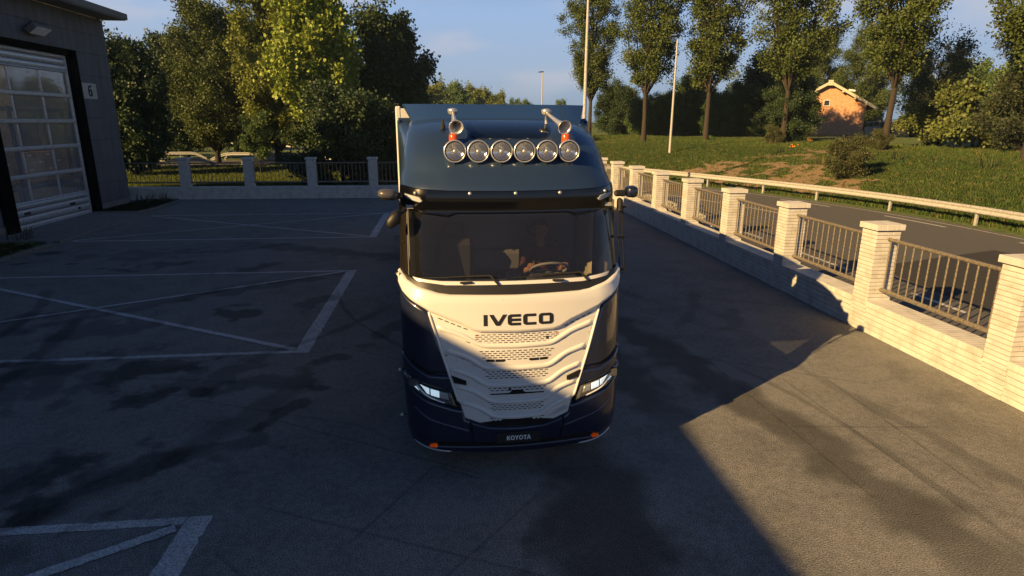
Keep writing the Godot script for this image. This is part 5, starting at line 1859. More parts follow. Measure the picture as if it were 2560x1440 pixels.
func trailer() -> void:
	var t := thing("trailer", "box trailer with white front corner posts, coupled behind the truck cab", "trailer", Vector3(0.735, 0, -6.2), deg_to_rad(1.7))
	var o := Vector3(-0.07, 0, -2.95)
	var b := MB.new()
	b.box(o + Vector3(0, 2.62, -6.8), Vector3(2.44, 2.92, 13.5), 0.01)
	put("box_body", b, M.navy_paint, t)  # unseen sides, made navy to cut bounce light on the yard
	for s in [-1.0, 1.0]:
		b = MB.new()
		b.box(o + Vector3(s * 1.215, 2.62, -0.02), Vector3(0.075, 2.96, 0.09), 0.015)
		put("corner_post", b, M.white_paint, t)
		b = MB.new()
		b.box(o + Vector3(s * 1.235, 1.17, -6.8), Vector3(0.04, 0.14, 13.5), 0.01)
		b.box(o + Vector3(s * 1.235, 4.06, -6.8), Vector3(0.04, 0.08, 13.5), 0.01)
		put("side_rail", b, M.galvanised, t)
		b = MB.new()
		b.box(o + Vector3(s * 1.2, 0.62, -6.2), Vector3(0.03, 0.5, 4.6), 0.01)
		put("side_guard", b, M.galvanised, t)
		b = MB.new()
		b.box(o + Vector3(s * 0.75, 0.55, -2.6), Vector3(0.14, 0.9, 0.14), 0.01)
		b.box(o + Vector3(s * 0.75, 0.1, -2.6), Vector3(0.3, 0.04, 0.3), 0.01)
		put("landing_leg", b, M.lamp_metal, t)
	b = MB.new()
	b.box(o + Vector3(0, 2.62, 0.0), Vector3(2.36, 2.9, 0.04), 0.005)
	put("front_wall", b, M.white_paint, t)
	b = MB.new()
	b.box(o + Vector3(-1.19, 3.86, 0.026), Vector3(0.04, 0.035, 0.012), 0.003)
	b.box(o + Vector3(-1.19, 3.76, 0.026), Vector3(0.02, 0.09, 0.012), 0.003)
	put("marker_plate", b, M.satin_black, t)
	b = MB.new()
	for s in [-1.0, 1.0]: b.box(o + Vector3(s * 0.5, 0.98, -7.2), Vector3(0.12, 0.26, 12.0), 0.01)
	put("chassis", b, M.satin_black, t)
	for z in [-9.2, -10.5, -11.8]:
		for s in [-1.0, 1.0]:
			var c: Vector3 = o + Vector3(s * 1.04, 0.5, z)
			b = MB.new()
			b.smooth(true)
			b.lathe([Vector2(0.3, -0.18), Vector2(0.42, -0.19), Vector2(0.485, -0.17), Vector2(0.5, -0.1), Vector2(0.5, 0.1), Vector2(0.485, 0.17), Vector2(0.42, 0.19), Vector2(0.3, 0.18)], c, Vector3(s, 0, 0), 28)
			var wl := put("wheel", b, M.tyre, t)
			b = MB.new()
			b.smooth(true)
			b.lathe([Vector2(0.3, 0.16), Vector2(0.2, 0.05), Vector2(0.13, 0.06), Vector2(0.12, 0.15), Vector2(0.0001, 0.16)], c, Vector3(s, 0, 0), 24)
			put("rim", b, M.lamp_metal, wl)
	b = MB.new()
	b.box(o + Vector3(0, 0.55, -13.4), Vector3(2.3, 0.14, 0.1), 0.02)
	put("rear_bumper", b, M.galvanised, t)
# ---------------------------------------------------------------- the driver: one smooth field, meshed as surface nets
func blob_mesh(bones: Array, cell: float, k: float, mb: MB) -> void:   # bones: [a, b, ra, rb, colour]
	var lo := Vector3(1e9, 1e9, 1e9)
	var hi := -lo
	for e in bones:
		var r: float = maxf(e[2], e[3]) + 0.04
		lo = lo.min(e[0] - Vector3.ONE * r).min(e[1] - Vector3.ONE * r)
		hi = hi.max(e[0] + Vector3.ONE * r).max(e[1] + Vector3.ONE * r)
	var n := Vector3i(((hi - lo) / cell).ceil()) + Vector3i.ONE
	var f := PackedFloat32Array()
	f.resize(n.x * n.y * n.z)
	f.fill(1.0)
	var who := PackedInt32Array()
	who.resize(f.size())
	var near := PackedFloat32Array()
	near.resize(f.size())
	near.fill(9.0)
	for bi in bones.size():
		var e: Array = bones[bi]
		var a: Vector3 = e[0]
		var ab: Vector3 = e[1] - a
		var l2 := maxf(ab.length_squared(), 1e-9)
		var r := maxf(e[2], e[3]) + 0.04
		var i0 := Vector3i(((a.min(e[1]) - Vector3.ONE * r - lo) / cell).floor()).clamp(Vector3i.ZERO, n - Vector3i.ONE)
		var i1 := Vector3i(((a.max(e[1]) + Vector3.ONE * r - lo) / cell).ceil()).clamp(Vector3i.ZERO, n - Vector3i.ONE)
		for z in range(i0.z, i1.z + 1):
			for y in range(i0.y, i1.y + 1):
				for x in range(i0.x, i1.x + 1):
					var p := lo + Vector3(x, y, z) * cell
					var t := clampf((p - a).dot(ab) / l2, 0.0, 1.0)
					var d: float = p.distance_to(a + ab * t) - lerpf(e[2], e[3], t)
					var i := (z * n.y + y) * n.x + x
					var o := f[i]
					var h := maxf(k - absf(o - d), 0.0) / k
					f[i] = minf(o, d) - h * h * k * 0.25
					if d < near[i]:
						near[i] = d
						who[i] = bi
	var vid := {}
	var vp: Array[Vector3] = []
	var vc: Array[Color] = []
	var offs := [0, 1, n.x, n.x + 1, n.x * n.y, n.x * n.y + 1, n.x * n.y + n.x, n.x * n.y + n.x + 1]
	var cor := [Vector3(0, 0, 0), Vector3(1, 0, 0), Vector3(0, 1, 0), Vector3(1, 1, 0), Vector3(0, 0, 1), Vector3(1, 0, 1), Vector3(0, 1, 1), Vector3(1, 1, 1)]
	var edges := [[0, 1], [2, 3], [4, 5], [6, 7], [0, 2], [1, 3], [4, 6], [5, 7], [0, 4], [1, 5], [2, 6], [3, 7]]
	for z in n.z - 1:
		for y in n.y - 1:
			for x in n.x - 1:
				var i := (z * n.y + y) * n.x + x
				var inside := 0
				for q in offs:
					if f[i + q] < 0.0: inside += 1
				if inside == 0 or inside == 8: continue
				var s := Vector3.ZERO
				var c := 0
				for e in edges:
					var va := f[i + offs[e[0]]]
					var vb := f[i + offs[e[1]]]
					if (va < 0.0) != (vb < 0.0):
						s += cor[e[0]].lerp(cor[e[1]], va / (va - vb))
						c += 1
				vid[i] = vp.size()
				vp.append(lo + (Vector3(x, y, z) + s / c) * cell)
				vc.append(bones[who[i]][4])
	mb.smooth(true)
	var emit := func(a: int, b: int, c: int, d: int, flip: bool) -> void:
		if not (vid.has(a) and vid.has(b) and vid.has(c) and vid.has(d)): return
		var q := [vid[a], vid[b], vid[c], vid[d]]
		if flip: q.reverse()
		for t in [[0, 2, 1], [0, 3, 2]]:
			for j in t:
				mb.col(vc[q[j]])
				mb.v(vp[q[j]])
	for z in range(1, n.z - 1):
		for y in range(1, n.y - 1):
			for x in range(1, n.x - 1):
				var i := (z * n.y + y) * n.x + x
				var s0 := f[i] < 0.0
				if s0 != (f[i + 1] < 0.0): emit.call(i - n.x - n.x * n.y, i - n.x * n.y, i, i - n.x, not s0)
				if s0 != (f[i + n.x] < 0.0): emit.call(i - 1 - n.x * n.y, i - 1, i, i - n.x * n.y, not s0)
				if s0 != (f[i + n.x * n.y] < 0.0): emit.call(i - 1 - n.x, i - n.x, i, i - 1, not s0)

func driver() -> void:
	var t := thing("person", "person in a dark red shirt sitting behind the windscreen, hands on the steering wheel", "person", Vector3(0.735, 0, -6.2), deg_to_rad(1.7))
	var skin := Color(0.34, 0.17, 0.10)
	var shirt := Color(0.09, 0.02, 0.018)
	var legs := Color(0.02, 0.022, 0.035)
	var shoe := Color(0.012, 0.012, 0.012)
	var x := 0.52
	var hipL := Vector3(x - 0.1, 1.75, -1.5)
	var hipR := Vector3(x + 0.1, 1.75, -1.5)
	var shL := Vector3(x - 0.19, 2.27, -1.60)
	var shR := Vector3(x + 0.19, 2.27, -1.60)
	var elL := Vector3(x - 0.27, 2.03, -1.40)
	var elR := Vector3(x + 0.27, 2.03, -1.40)
	var wrL := Vector3(x - 0.20, 2.15, -1.10)
	var wrR := Vector3(x + 0.20, 2.15, -1.10)
	var bones := [[hipL, hipR, 0.11, 0.11, legs], [Vector3(x, 1.78, -1.53), Vector3(x, 2.0, -1.60), 0.135, 0.14, shirt], [Vector3(x, 2.0, -1.60), Vector3(x, 2.2, -1.62), 0.14, 0.135, shirt], [shL, shR, 0.075, 0.075, shirt], [Vector3(x, 2.28, -1.61), Vector3(x, 2.42, -1.58), 0.055, 0.052, skin]]
	for e in [[shL, elL, wrL, hipL, -1.0], [shR, elR, wrR, hipR, 1.0]]:
		bones.append([e[0], e[1], 0.062, 0.048, shirt])
		bones.append([e[1], e[2], 0.045, 0.030, skin])
		var kn: Vector3 = Vector3(x + e[4] * 0.17, 1.80, -1.08)
		bones.append([e[3], kn, 0.095, 0.065, legs])
		bones.append([kn, kn + Vector3(0, -0.44, 0.13), 0.06, 0.042, legs])
		bones.append([kn + Vector3(0, -0.52, 0.14), kn + Vector3(0, -0.55, 0.32), 0.045, 0.035, shoe])
	var mb := MB.new()
	blob_mesh(bones, 0.014, 0.05, mb)
	# head: skull, jaw, nose, brow, ears, eye sockets as darker balls set in
	var hd := Vector3(x, 2.54, -1.57)
	var hb := [[hd + Vector3(0, 0.03, -0.02), hd + Vector3(0, 0.01, 0.01), 0.092, 0.088, skin], [hd + Vector3(0, -0.06, 0.03), hd + Vector3(0, -0.085, 0.05), 0.06, 0.042, skin], [hd + Vector3(0, 0.01, 0.092), hd + Vector3(0, -0.025, 0.108), 0.009, 0.014, skin], [hd + Vector3(-0.045, 0.03, 0.076), hd + Vector3(0.045, 0.03, 0.076), 0.012, 0.012, skin], [hd + Vector3(-0.02, -0.062, 0.083), hd + Vector3(0.02, -0.062, 0.083), 0.009, 0.009, Color(0.28, 0.09, 0.07)], [hd + Vector3(-0.092, 0.005, -0.01), hd + Vector3(-0.094, -0.03, -0.005), 0.016, 0.012, skin], [hd + Vector3(0.092, 0.005, -0.01), hd + Vector3(0.094, -0.03, -0.005), 0.016, 0.012, skin], [hd + Vector3(0, -0.11, -0.02), hd + Vector3(0, -0.07, -0.01), 0.052, 0.055, skin], [hd + Vector3(-0.034, 0.008, 0.078), hd + Vector3(-0.034, 0.009, 0.078), 0.013, 0.013, Color(0.02, 0.015, 0.012)], [hd + Vector3(0.034, 0.008, 0.078), hd + Vector3(0.034, 0.009, 0.078), 0.013, 0.013, Color(0.02, 0.015, 0.012)]]
	blob_mesh(hb, 0.006, 0.018, mb)
	# hands: palm, four fingers curled over the rim, thumb from the side of the palm
	for s in [-1.0, 1.0]:
		var w := Vector3(x + s * 0.20, 2.15, -1.10)
		var palm := w + Vector3(s * 0.005, 0.045, 0.055)
		var fb := [[w, palm, 0.028, 0.034, skin], [palm + Vector3(-0.028, 0, 0.01), palm + Vector3(0.028, 0, 0.01), 0.02, 0.018, skin]]
		for k in 4:
			var b0 := palm + Vector3((k - 1.5) * 0.021, 0.02, 0.03)
			var ln: float = [0.85, 1.0, 0.95, 0.75][k]
			var b1 := b0 + Vector3(0, 0.018, 0.036) * ln
			var b2 := b1 + Vector3(0, -0.018, 0.026) * ln
			var b3 := b2 + Vector3(0, -0.022, 0.002) * ln
			fb.append([b0, b1, 0.0095, 0.009, skin])
			fb.append([b1, b2, 0.009, 0.0085, skin])
			fb.append([b2, b3, 0.0085, 0.0075, skin])
		var t0 := palm + Vector3(-s * 0.03, -0.01, 0.0)
		fb.append([t0, t0 + Vector3(-s * 0.02, -0.002, 0.03), 0.012, 0.010, skin])
		fb.append([t0 + Vector3(-s * 0.02, -0.002, 0.03), t0 + Vector3(-s * 0.012, -0.006, 0.055), 0.010, 0.008, skin])
		blob_mesh(fb, 0.004, 0.008, mb)
	put("body", mb, M.person_skin_and_cloth, t)
	var h := MB.new()
	blob_mesh([[hd + Vector3(0, 0.06, -0.03), hd + Vector3(0, 0.045, -0.045), 0.082, 0.09, Color.WHITE], [hd + Vector3(-0.06, 0.05, -0.02), hd + Vector3(0.06, 0.05, -0.02), 0.045, 0.045, Color.WHITE], [hd + Vector3(-0.03, 0.085, 0.03), hd + Vector3(0.03, 0.085, 0.03), 0.03, 0.03, Color.WHITE]], 0.01, 0.02, h)
	put("hair", h, M.hair, t)
# ---------------------------------------------------------------- trees
var sprigs := {}
func sprig(kind: String) -> ArrayMesh:   # a twig tip with its leaves, about half a metre across
	if sprigs.has(kind): return sprigs[kind]
	var rng := RandomNumberGenerator.new()
	rng.seed = hash(kind)
	var st := SurfaceTool.new()
	st.begin(Mesh.PRIMITIVE_TRIANGLES)
	var n := 11
	var size := 0.135
	var spread := 0.22
	if kind == "fine": n = 12; size = 0.085; spread = 0.2
	if kind == "needle": n = 12; size = 0.10; spread = 0.16
	if kind == "big": n = 10; size = 0.19; spread = 0.27
	for i in n:
		var c := Vector3(rng.randfn(), rng.randfn() * 0.8, rng.randfn()) * spread * 0.6
		var d := (c.normalized() + Vector3(rng.randf_range(-0.7, 0.7), rng.randf_range(-0.5, 0.4), rng.randf_range(-0.7, 0.7))).normalized()
		var s := d.cross(Vector3(rng.randfn(), rng.randfn(), rng.randfn())).normalized()
		var up := d.cross(s).normalized()
		var L := size * rng.randf_range(0.75, 1.25)
		var w := L * (0.42 if kind != "needle" else 0.22)
		var p := [c, c + d * L * 0.35 + s * w + up * L * 0.08, c + d * L * 0.8 + s * w * 0.6 + up * L * 0.05, c + d * L, c + d * L * 0.8 - s * w * 0.6 + up * L * 0.05, c + d * L * 0.35 - s * w + up * L * 0.08]
		var g := rng.randf_range(0.8, 1.15)
		for q in [[0, 1, 2], [0, 2, 3], [0, 3, 4], [0, 4, 5]]:
			for k in q:
				st.set_color(Color(g, g, g))
				st.set_normal(up)
				st.add_vertex(p[k])
	var m := st.commit()
	sprigs[kind] = m
	return m

func scatter(mesh: Mesh, places: Array, m: Material, called: String, parent: Node3D) -> MultiMeshInstance3D:   # places: [Transform3D, Color]
	var mm := MultiMesh.new()
	mm.transform_format = MultiMesh.TRANSFORM_3D
	mm.use_colors = true
	mm.mesh = mesh
	mm.instance_count = places.size()
	for i in places.size():
		mm.set_instance_transform(i, places[i][0])
		mm.set_instance_color(i, places[i][1])
	var o := MultiMeshInstance3D.new()
	o.name = called if parent != self else numbered(called)
	o.multimesh = mm
	o.material_override = m
	o.set_meta("kind", "stuff")
	parent.add_child(o, true)
	return o

# shape: h height, bare clear stem (share), r crown radius, limbs, steep (0 level .. 1 upright), form: egg / round / column / cone, n sprigs, tones, leaf
func tree(s: Dictionary) -> Node3D:
	var rng := RandomNumberGenerator.new()
	rng.seed = s.seed
	var t := Node3D.new()
	t.set_meta("base_name", s.called)
	t.set_meta("category", s.get("category", "tree"))
	t.set_meta("group", s.group)
	var H: float = s.h
	var R: float = s.r
	var bare: float = s.bare
	var steep: float = s.steep
	var wood := MB.new()
	wood.smooth(true)
	var tw := MB.new()
	tw.smooth(true)
	var r0: float = s.get("stem", H * 0.018)
	var stems: int = s.get("stems", 1)
	var tips := []    # [point, spread]
	var prof := func(k: float) -> float:   # crown radius over its height, k 0..1
		match s.form:
			"egg": return pow(sin(PI * clampf(0.08 + k * 0.92, 0, 1)), 0.75) * (1.0 - 0.25 * k)
			"round": return sqrt(maxf(0.02, 1.0 - pow(2.0 * k - 0.9, 2.0) / 1.25))
			"column": return pow(maxf(0.0, sin(PI * (0.12 + 0.88 * k))), 0.45) * 0.9
			"cone": return 1.02 - k * 0.93
			"bush": return sqrt(maxf(0.02, 1.0 - k * k)) * (0.85 + 0.15 * k)
		return 1.0
	for m in stems:
		var pts := []
		var rad := []
		var lean := Vector3(rng.randf_range(-1, 1), 0, rng.randf_range(-1, 1)) * (0.03 if stems == 1 else 0.22) * H
		var foot := Vector3.ZERO if stems == 1 else Vector3(rng.randf_range(-0.2, 0.2), 0, rng.randf_range(-0.2, 0.2))
		for i in 9:
			var k := i / 8.0
			pts.append(foot + lean * k * k + Vector3(rng.randf_range(-1, 1), 0, rng.randf_range(-1, 1)) * 0.012 * H * k + Vector3(0, H * 0.93 * k - (0.25 if i == 0 else 0.0), 0))
			rad.append(maxf(0.012, r0 / sqrt(stems) * (1.0 - 0.88 * k) * (1.25 if i == 0 else 1.0)))
		wood.path(pts, rad, 9)
		var limbs: int = int(s.limbs / stems)
		for i in limbs:
			var k := (i + rng.randf()) / limbs
			var hk := bare + (1.0 - bare) * k * 0.92
			var start_k := maxf(bare * 0.9, hk - steep * 0.22)
			var fi := clampf(start_k / 0.93, 0.0, 0.999) * 8.0
			var p0: Vector3 = pts[int(fi)].lerp(pts[int(fi) + 1], fi - int(fi))
			var az := TAU * (i * 0.381966 + rng.randf() * 0.12)
			var reach: float = R * prof.call((hk - bare) / (1.0 - bare)) * rng.randf_range(0.62, 1.08)
			var end := Vector3(p0.x * 0.5, hk * H + H * (0.06 + 0.10 * steep) * rng.randf_range(0.4, 1.3), p0.z * 0.5) + Vector3(cos(az), 0, sin(az)) * reach
			end.y = minf(end.y, H * 1.02)
			var mid := p0.lerp(end, 0.5) + Vector3(0, (0.04 if steep < 0.3 else -0.06 * steep) * (end - p0).length(), 0)
			var br := maxf(0.012, rad[int(fi)] * 0.46)
			var lp := [p0, p0.lerp(mid, 0.5) + Vector3(rng.randfn(), rng.randfn(), rng.randfn()) * 0.01 * reach, mid, mid.lerp(end, 0.55) + Vector3(0, 0.02 * reach, 0), end]
			tw.path(lp, [br, br * 0.8, br * 0.6, br * 0.4, 0.008], 6, false)
			var subs: int = s.get("subs", 5)
			for j in subs:
				var q := 0.3 + 0.7 * (j + rng.randf()) / subs
				var fj := q * 3.999
				var a: Vector3 = lp[int(fj)].lerp(lp[int(fj) + 1], fj - int(fj))
				var dir := ((end - p0).normalized() * 0.6 + Vector3(rng.randfn(), rng.randfn() * 0.6 + 0.25 + steep * 0.3, rng.randfn()) * 0.7).normalized()
				var len: float = R * rng.randf_range(0.16, 0.36)
				tw.path([a, a + dir * len * 0.5 + Vector3(0, 0.02, 0), a + dir * len], [br * 0.32, br * 0.2, 0.006], 4, false)
				tips.append([a + dir * len, len * 0.5])
				tips.append([a + dir * len * 0.55, len * 0.42])
			tips.append([end, R * 0.13])
	put("trunk", wood, M[s.get("bark", "bark")], t)
	put("branches", tw, M[s.get("bark", "bark")], t, "stuff")
	var places := []
	var n: int = s.n
	var tones: Array = s.tones
	for i in n:
		var tip: Array = tips[i % tips.size()] if i < tips.size() else tips[rng.randi() % tips.size()]
		var sp: float = tip[1]
		var p: Vector3 = tip[0] + Vector3(rng.randfn(), rng.randfn() * 0.85, rng.randfn()) * sp * 0.6
		if p.y < 0.1: p.y = 0.1 + rng.randf() * 0.3
		var sc: float = rng.randf_range(0.75, 1.3) * s.get("leaf_scale", 1.0)
		var bs := Basis.from_euler(Vector3(rng.randf() * TAU, rng.randf() * TAU, rng.randf() * TAU)).scaled(Vector3.ONE * sc)
		var hsh: float = fposmod(sin(tip[0].x * 12.9 + tip[0].y * 78.2 + tip[0].z * 37.7) * 43758.5, 1.0)
		var c: Color = tones[0].lerp(tones[1], hsh)
		c = c.lerp(tones[2 % tones.size()], rng.randf() * 0.45)
		var v := rng.randf_range(0.8, 1.2)
		places.append([Transform3D(bs, p), Color(c.r * v, c.g * v, c.b * v)])
	scatter(sprig(s.get("leaf", "normal")), places, M.leaf, "crown", t)
	return t

const OLIVE := [Color(0.058, 0.088, 0.013), Color(0.10, 0.132, 0.02), Color(0.042, 0.066, 0.014)]
const DARK := [Color(0.026, 0.055, 0.014), Color(0.046, 0.08, 0.02), Color(0.02, 0.04, 0.012)]
const LIME := [Color(0.21, 0.27, 0.03), Color(0.29, 0.345, 0.045), Color(0.12, 0.17, 0.022)]
const YELLOW := [Color(0.145, 0.18, 0.02), Color(0.20, 0.225, 0.028), Color(0.08, 0.115, 0.016)]
const MIDG := [Color(0.075, 0.13, 0.03), Color(0.11, 0.165, 0.038), Color(0.055, 0.10, 0.026)]
const CYP := [Color(0.04, 0.055, 0.02), Color(0.06, 0.07, 0.026), Color(0.03, 0.044, 0.017)]

func greenery() -> void:
	var T := {}
	for i in 3:
		T["poplar%d" % i] = tree({"called": "poplar_tree", "seed": 20 + i, "h": 20.0, "bare": 0.24, "r": 4.0, "limbs": 30, "subs": 6, "steep": 1.0, "form": "egg", "n": 4300, "tones": OLIVE, "group": "tall trees along the embankment", "stem": 0.25, "leaf": "normal", "leaf_scale": 1.15})
	T["broad"] = tree({"called": "broadleaf_tree", "seed": 31, "h": 16.5, "bare": 0.08, "r": 5.2, "limbs": 34, "subs": 7, "steep": 0.7, "form": "egg", "n": 8200, "tones": OLIVE, "group": "trees behind the rear fence", "leaf": "normal", "bark": "bark_dark", "leaf_scale": 1.25})
	T["yellow"] = tree({"called": "broadleaf_tree", "seed": 32, "h": 18.5, "bare": 0.08, "r": 4.0, "limbs": 34, "subs": 7, "steep": 0.8, "form": "egg", "n": 8000, "tones": YELLOW, "group": "trees behind the rear fence", "leaf": "normal", "bark": "bark_dark", "leaf_scale": 1.2})
	T["lime"] = tree({"called": "broadleaf_tree", "seed": 33, "h": 12.6, "bare": 0.25, "r": 3.3, "limbs": 26, "subs": 7, "steep": 0.8, "form": "egg", "n": 5200, "tones": LIME, "group": "trees behind the rear fence", "leaf": "big", "bark": "bark_dark", "leaf_scale": 1.1})
	T["dark"] = tree({"called": "broadleaf_tree", "seed": 34, "h": 11.5, "bare": 0.03, "r": 4.3, "limbs": 34, "subs": 7, "steep": 0.7, "form": "egg", "n": 8600, "tones": DARK, "group": "trees behind the rear fence", "leaf": "big", "bark": "bark_dark"})
	T["bush0"] = tree({"called": "bush", "seed": 35, "h": 5.2, "bare": 0.0, "r": 3.0, "limbs": 32, "subs": 6, "stems": 3, "steep": 0.5, "form": "bush", "n": 5200, "tones": DARK, "group": "dense bushes behind the rear fence", "category": "bush", "leaf": "normal", "bark": "bark_dark"})
	T["round0"] = tree({"called": "bushy_tree", "seed": 36, "h": 7.5, "bare": 0.0, "r": 3.6, "limbs": 34, "subs": 7, "steep": 0.6, "form": "round", "n": 6800, "tones": DARK, "group": "dark bushy trees behind the embankment trees", "leaf": "normal", "bark": "bark_dark", "leaf_scale": 1.15})
	T["round1"] = tree({"called": "bushy_tree", "seed": 37, "h": 7.5, "bare": 0.0, "r": 3.4, "limbs": 34, "subs": 7, "steep": 0.7, "form": "bush", "n": 6200, "tones": MIDG, "group": "dark bushy trees behind the embankment trees", "leaf": "normal", "bark": "bark_dark", "leaf_scale": 1.15})
	T["far"] = tree({"called": "distant_tree", "seed": 38, "h": 10.0, "bare": 0.0, "r": 3.8, "limbs": 22, "subs": 5, "steep": 0.7, "form": "egg", "n": 2400, "tones": YELLOW, "group": "distant sunlit trees over the truck roof", "leaf": "big", "leaf_scale": 1.5})
	T["fardark"] = tree({"called": "distant_tree", "seed": 39, "h": 9.5, "bare": 0.0, "r": 3.8, "limbs": 22, "subs": 5, "steep": 0.7, "form": "round", "n": 2600, "tones": MIDG, "group": "distant dark trees at right", "leaf": "big", "leaf_scale": 1.5})
	T["cypress"] = tree({"called": "cypress_tree", "seed": 40, "h": 8.5, "bare": 0.0, "r": 1.3, "limbs": 34, "subs": 5, "steep": 1.0, "form": "column", "n": 4200, "tones": CYP, "group": "cypresses right of the house", "leaf": "needle", "leaf_scale": 1.1})
	T["conifer"] = tree({"called": "conifer_tree", "seed": 41, "h": 13.0, "bare": 0.02, "r": 3.0, "limbs": 44, "subs": 6, "steep": 0.1, "form": "cone", "n": 7500, "tones": CYP, "group": "tree at the right edge", "leaf": "needle", "leaf_scale": 1.4})
	T["light"] = tree({"called": "light_bush", "seed": 42, "h": 4.0, "bare": 0.05, "r": 2.8, "limbs": 20, "subs": 6, "stems": 4, "steep": 0.1, "form": "round", "n": 2200, "tones": [Color(0.10, 0.13, 0.028), Color(0.15, 0.17, 0.035), Color(0.06, 0.085, 0.02)], "group": "light green bushes on the plateau", "category": "bush", "leaf": "big", "bark": "bark_dark"})
	T["sparse"] = tree({"called": "bare_topped_tree", "seed": 43, "h": 8.0, "bare": 0.2, "r": 3.4, "limbs": 18, "subs": 6, "steep": 0.7, "form": "round", "n": 900, "tones": DARK, "group": "thin tree right of the house", "leaf": "normal", "bark": "bark_dark"})
	T["shrub"] = tree({"called": "shrub", "seed": 44, "h": 2.5, "bare": 0.02, "r": 1.25, "limbs": 26, "subs": 6, "stems": 4, "steep": 0.8, "form": "round", "n": 2600, "tones": [Color(0.06, 0.07, 0.02), Color(0.09, 0.09, 0.025), Color(0.04, 0.05, 0.015)], "group": "shrubs on the embankment", "category": "shrub", "leaf": "fine", "leaf_scale": 0.8, "stem": 0.06, "bark": "bark_dark"})
	T["sapling"] = tree({"called": "thin_sapling", "seed": 45, "h": 6.0, "bare": 0.3, "r": 1.6, "limbs": 12, "subs": 5, "stems": 2, "steep": 0.6, "form": "round", "n": 700, "tones": MIDG, "group": "saplings behind the rear fence", "leaf": "normal", "stem": 0.09, "bark": "bark_dark"})
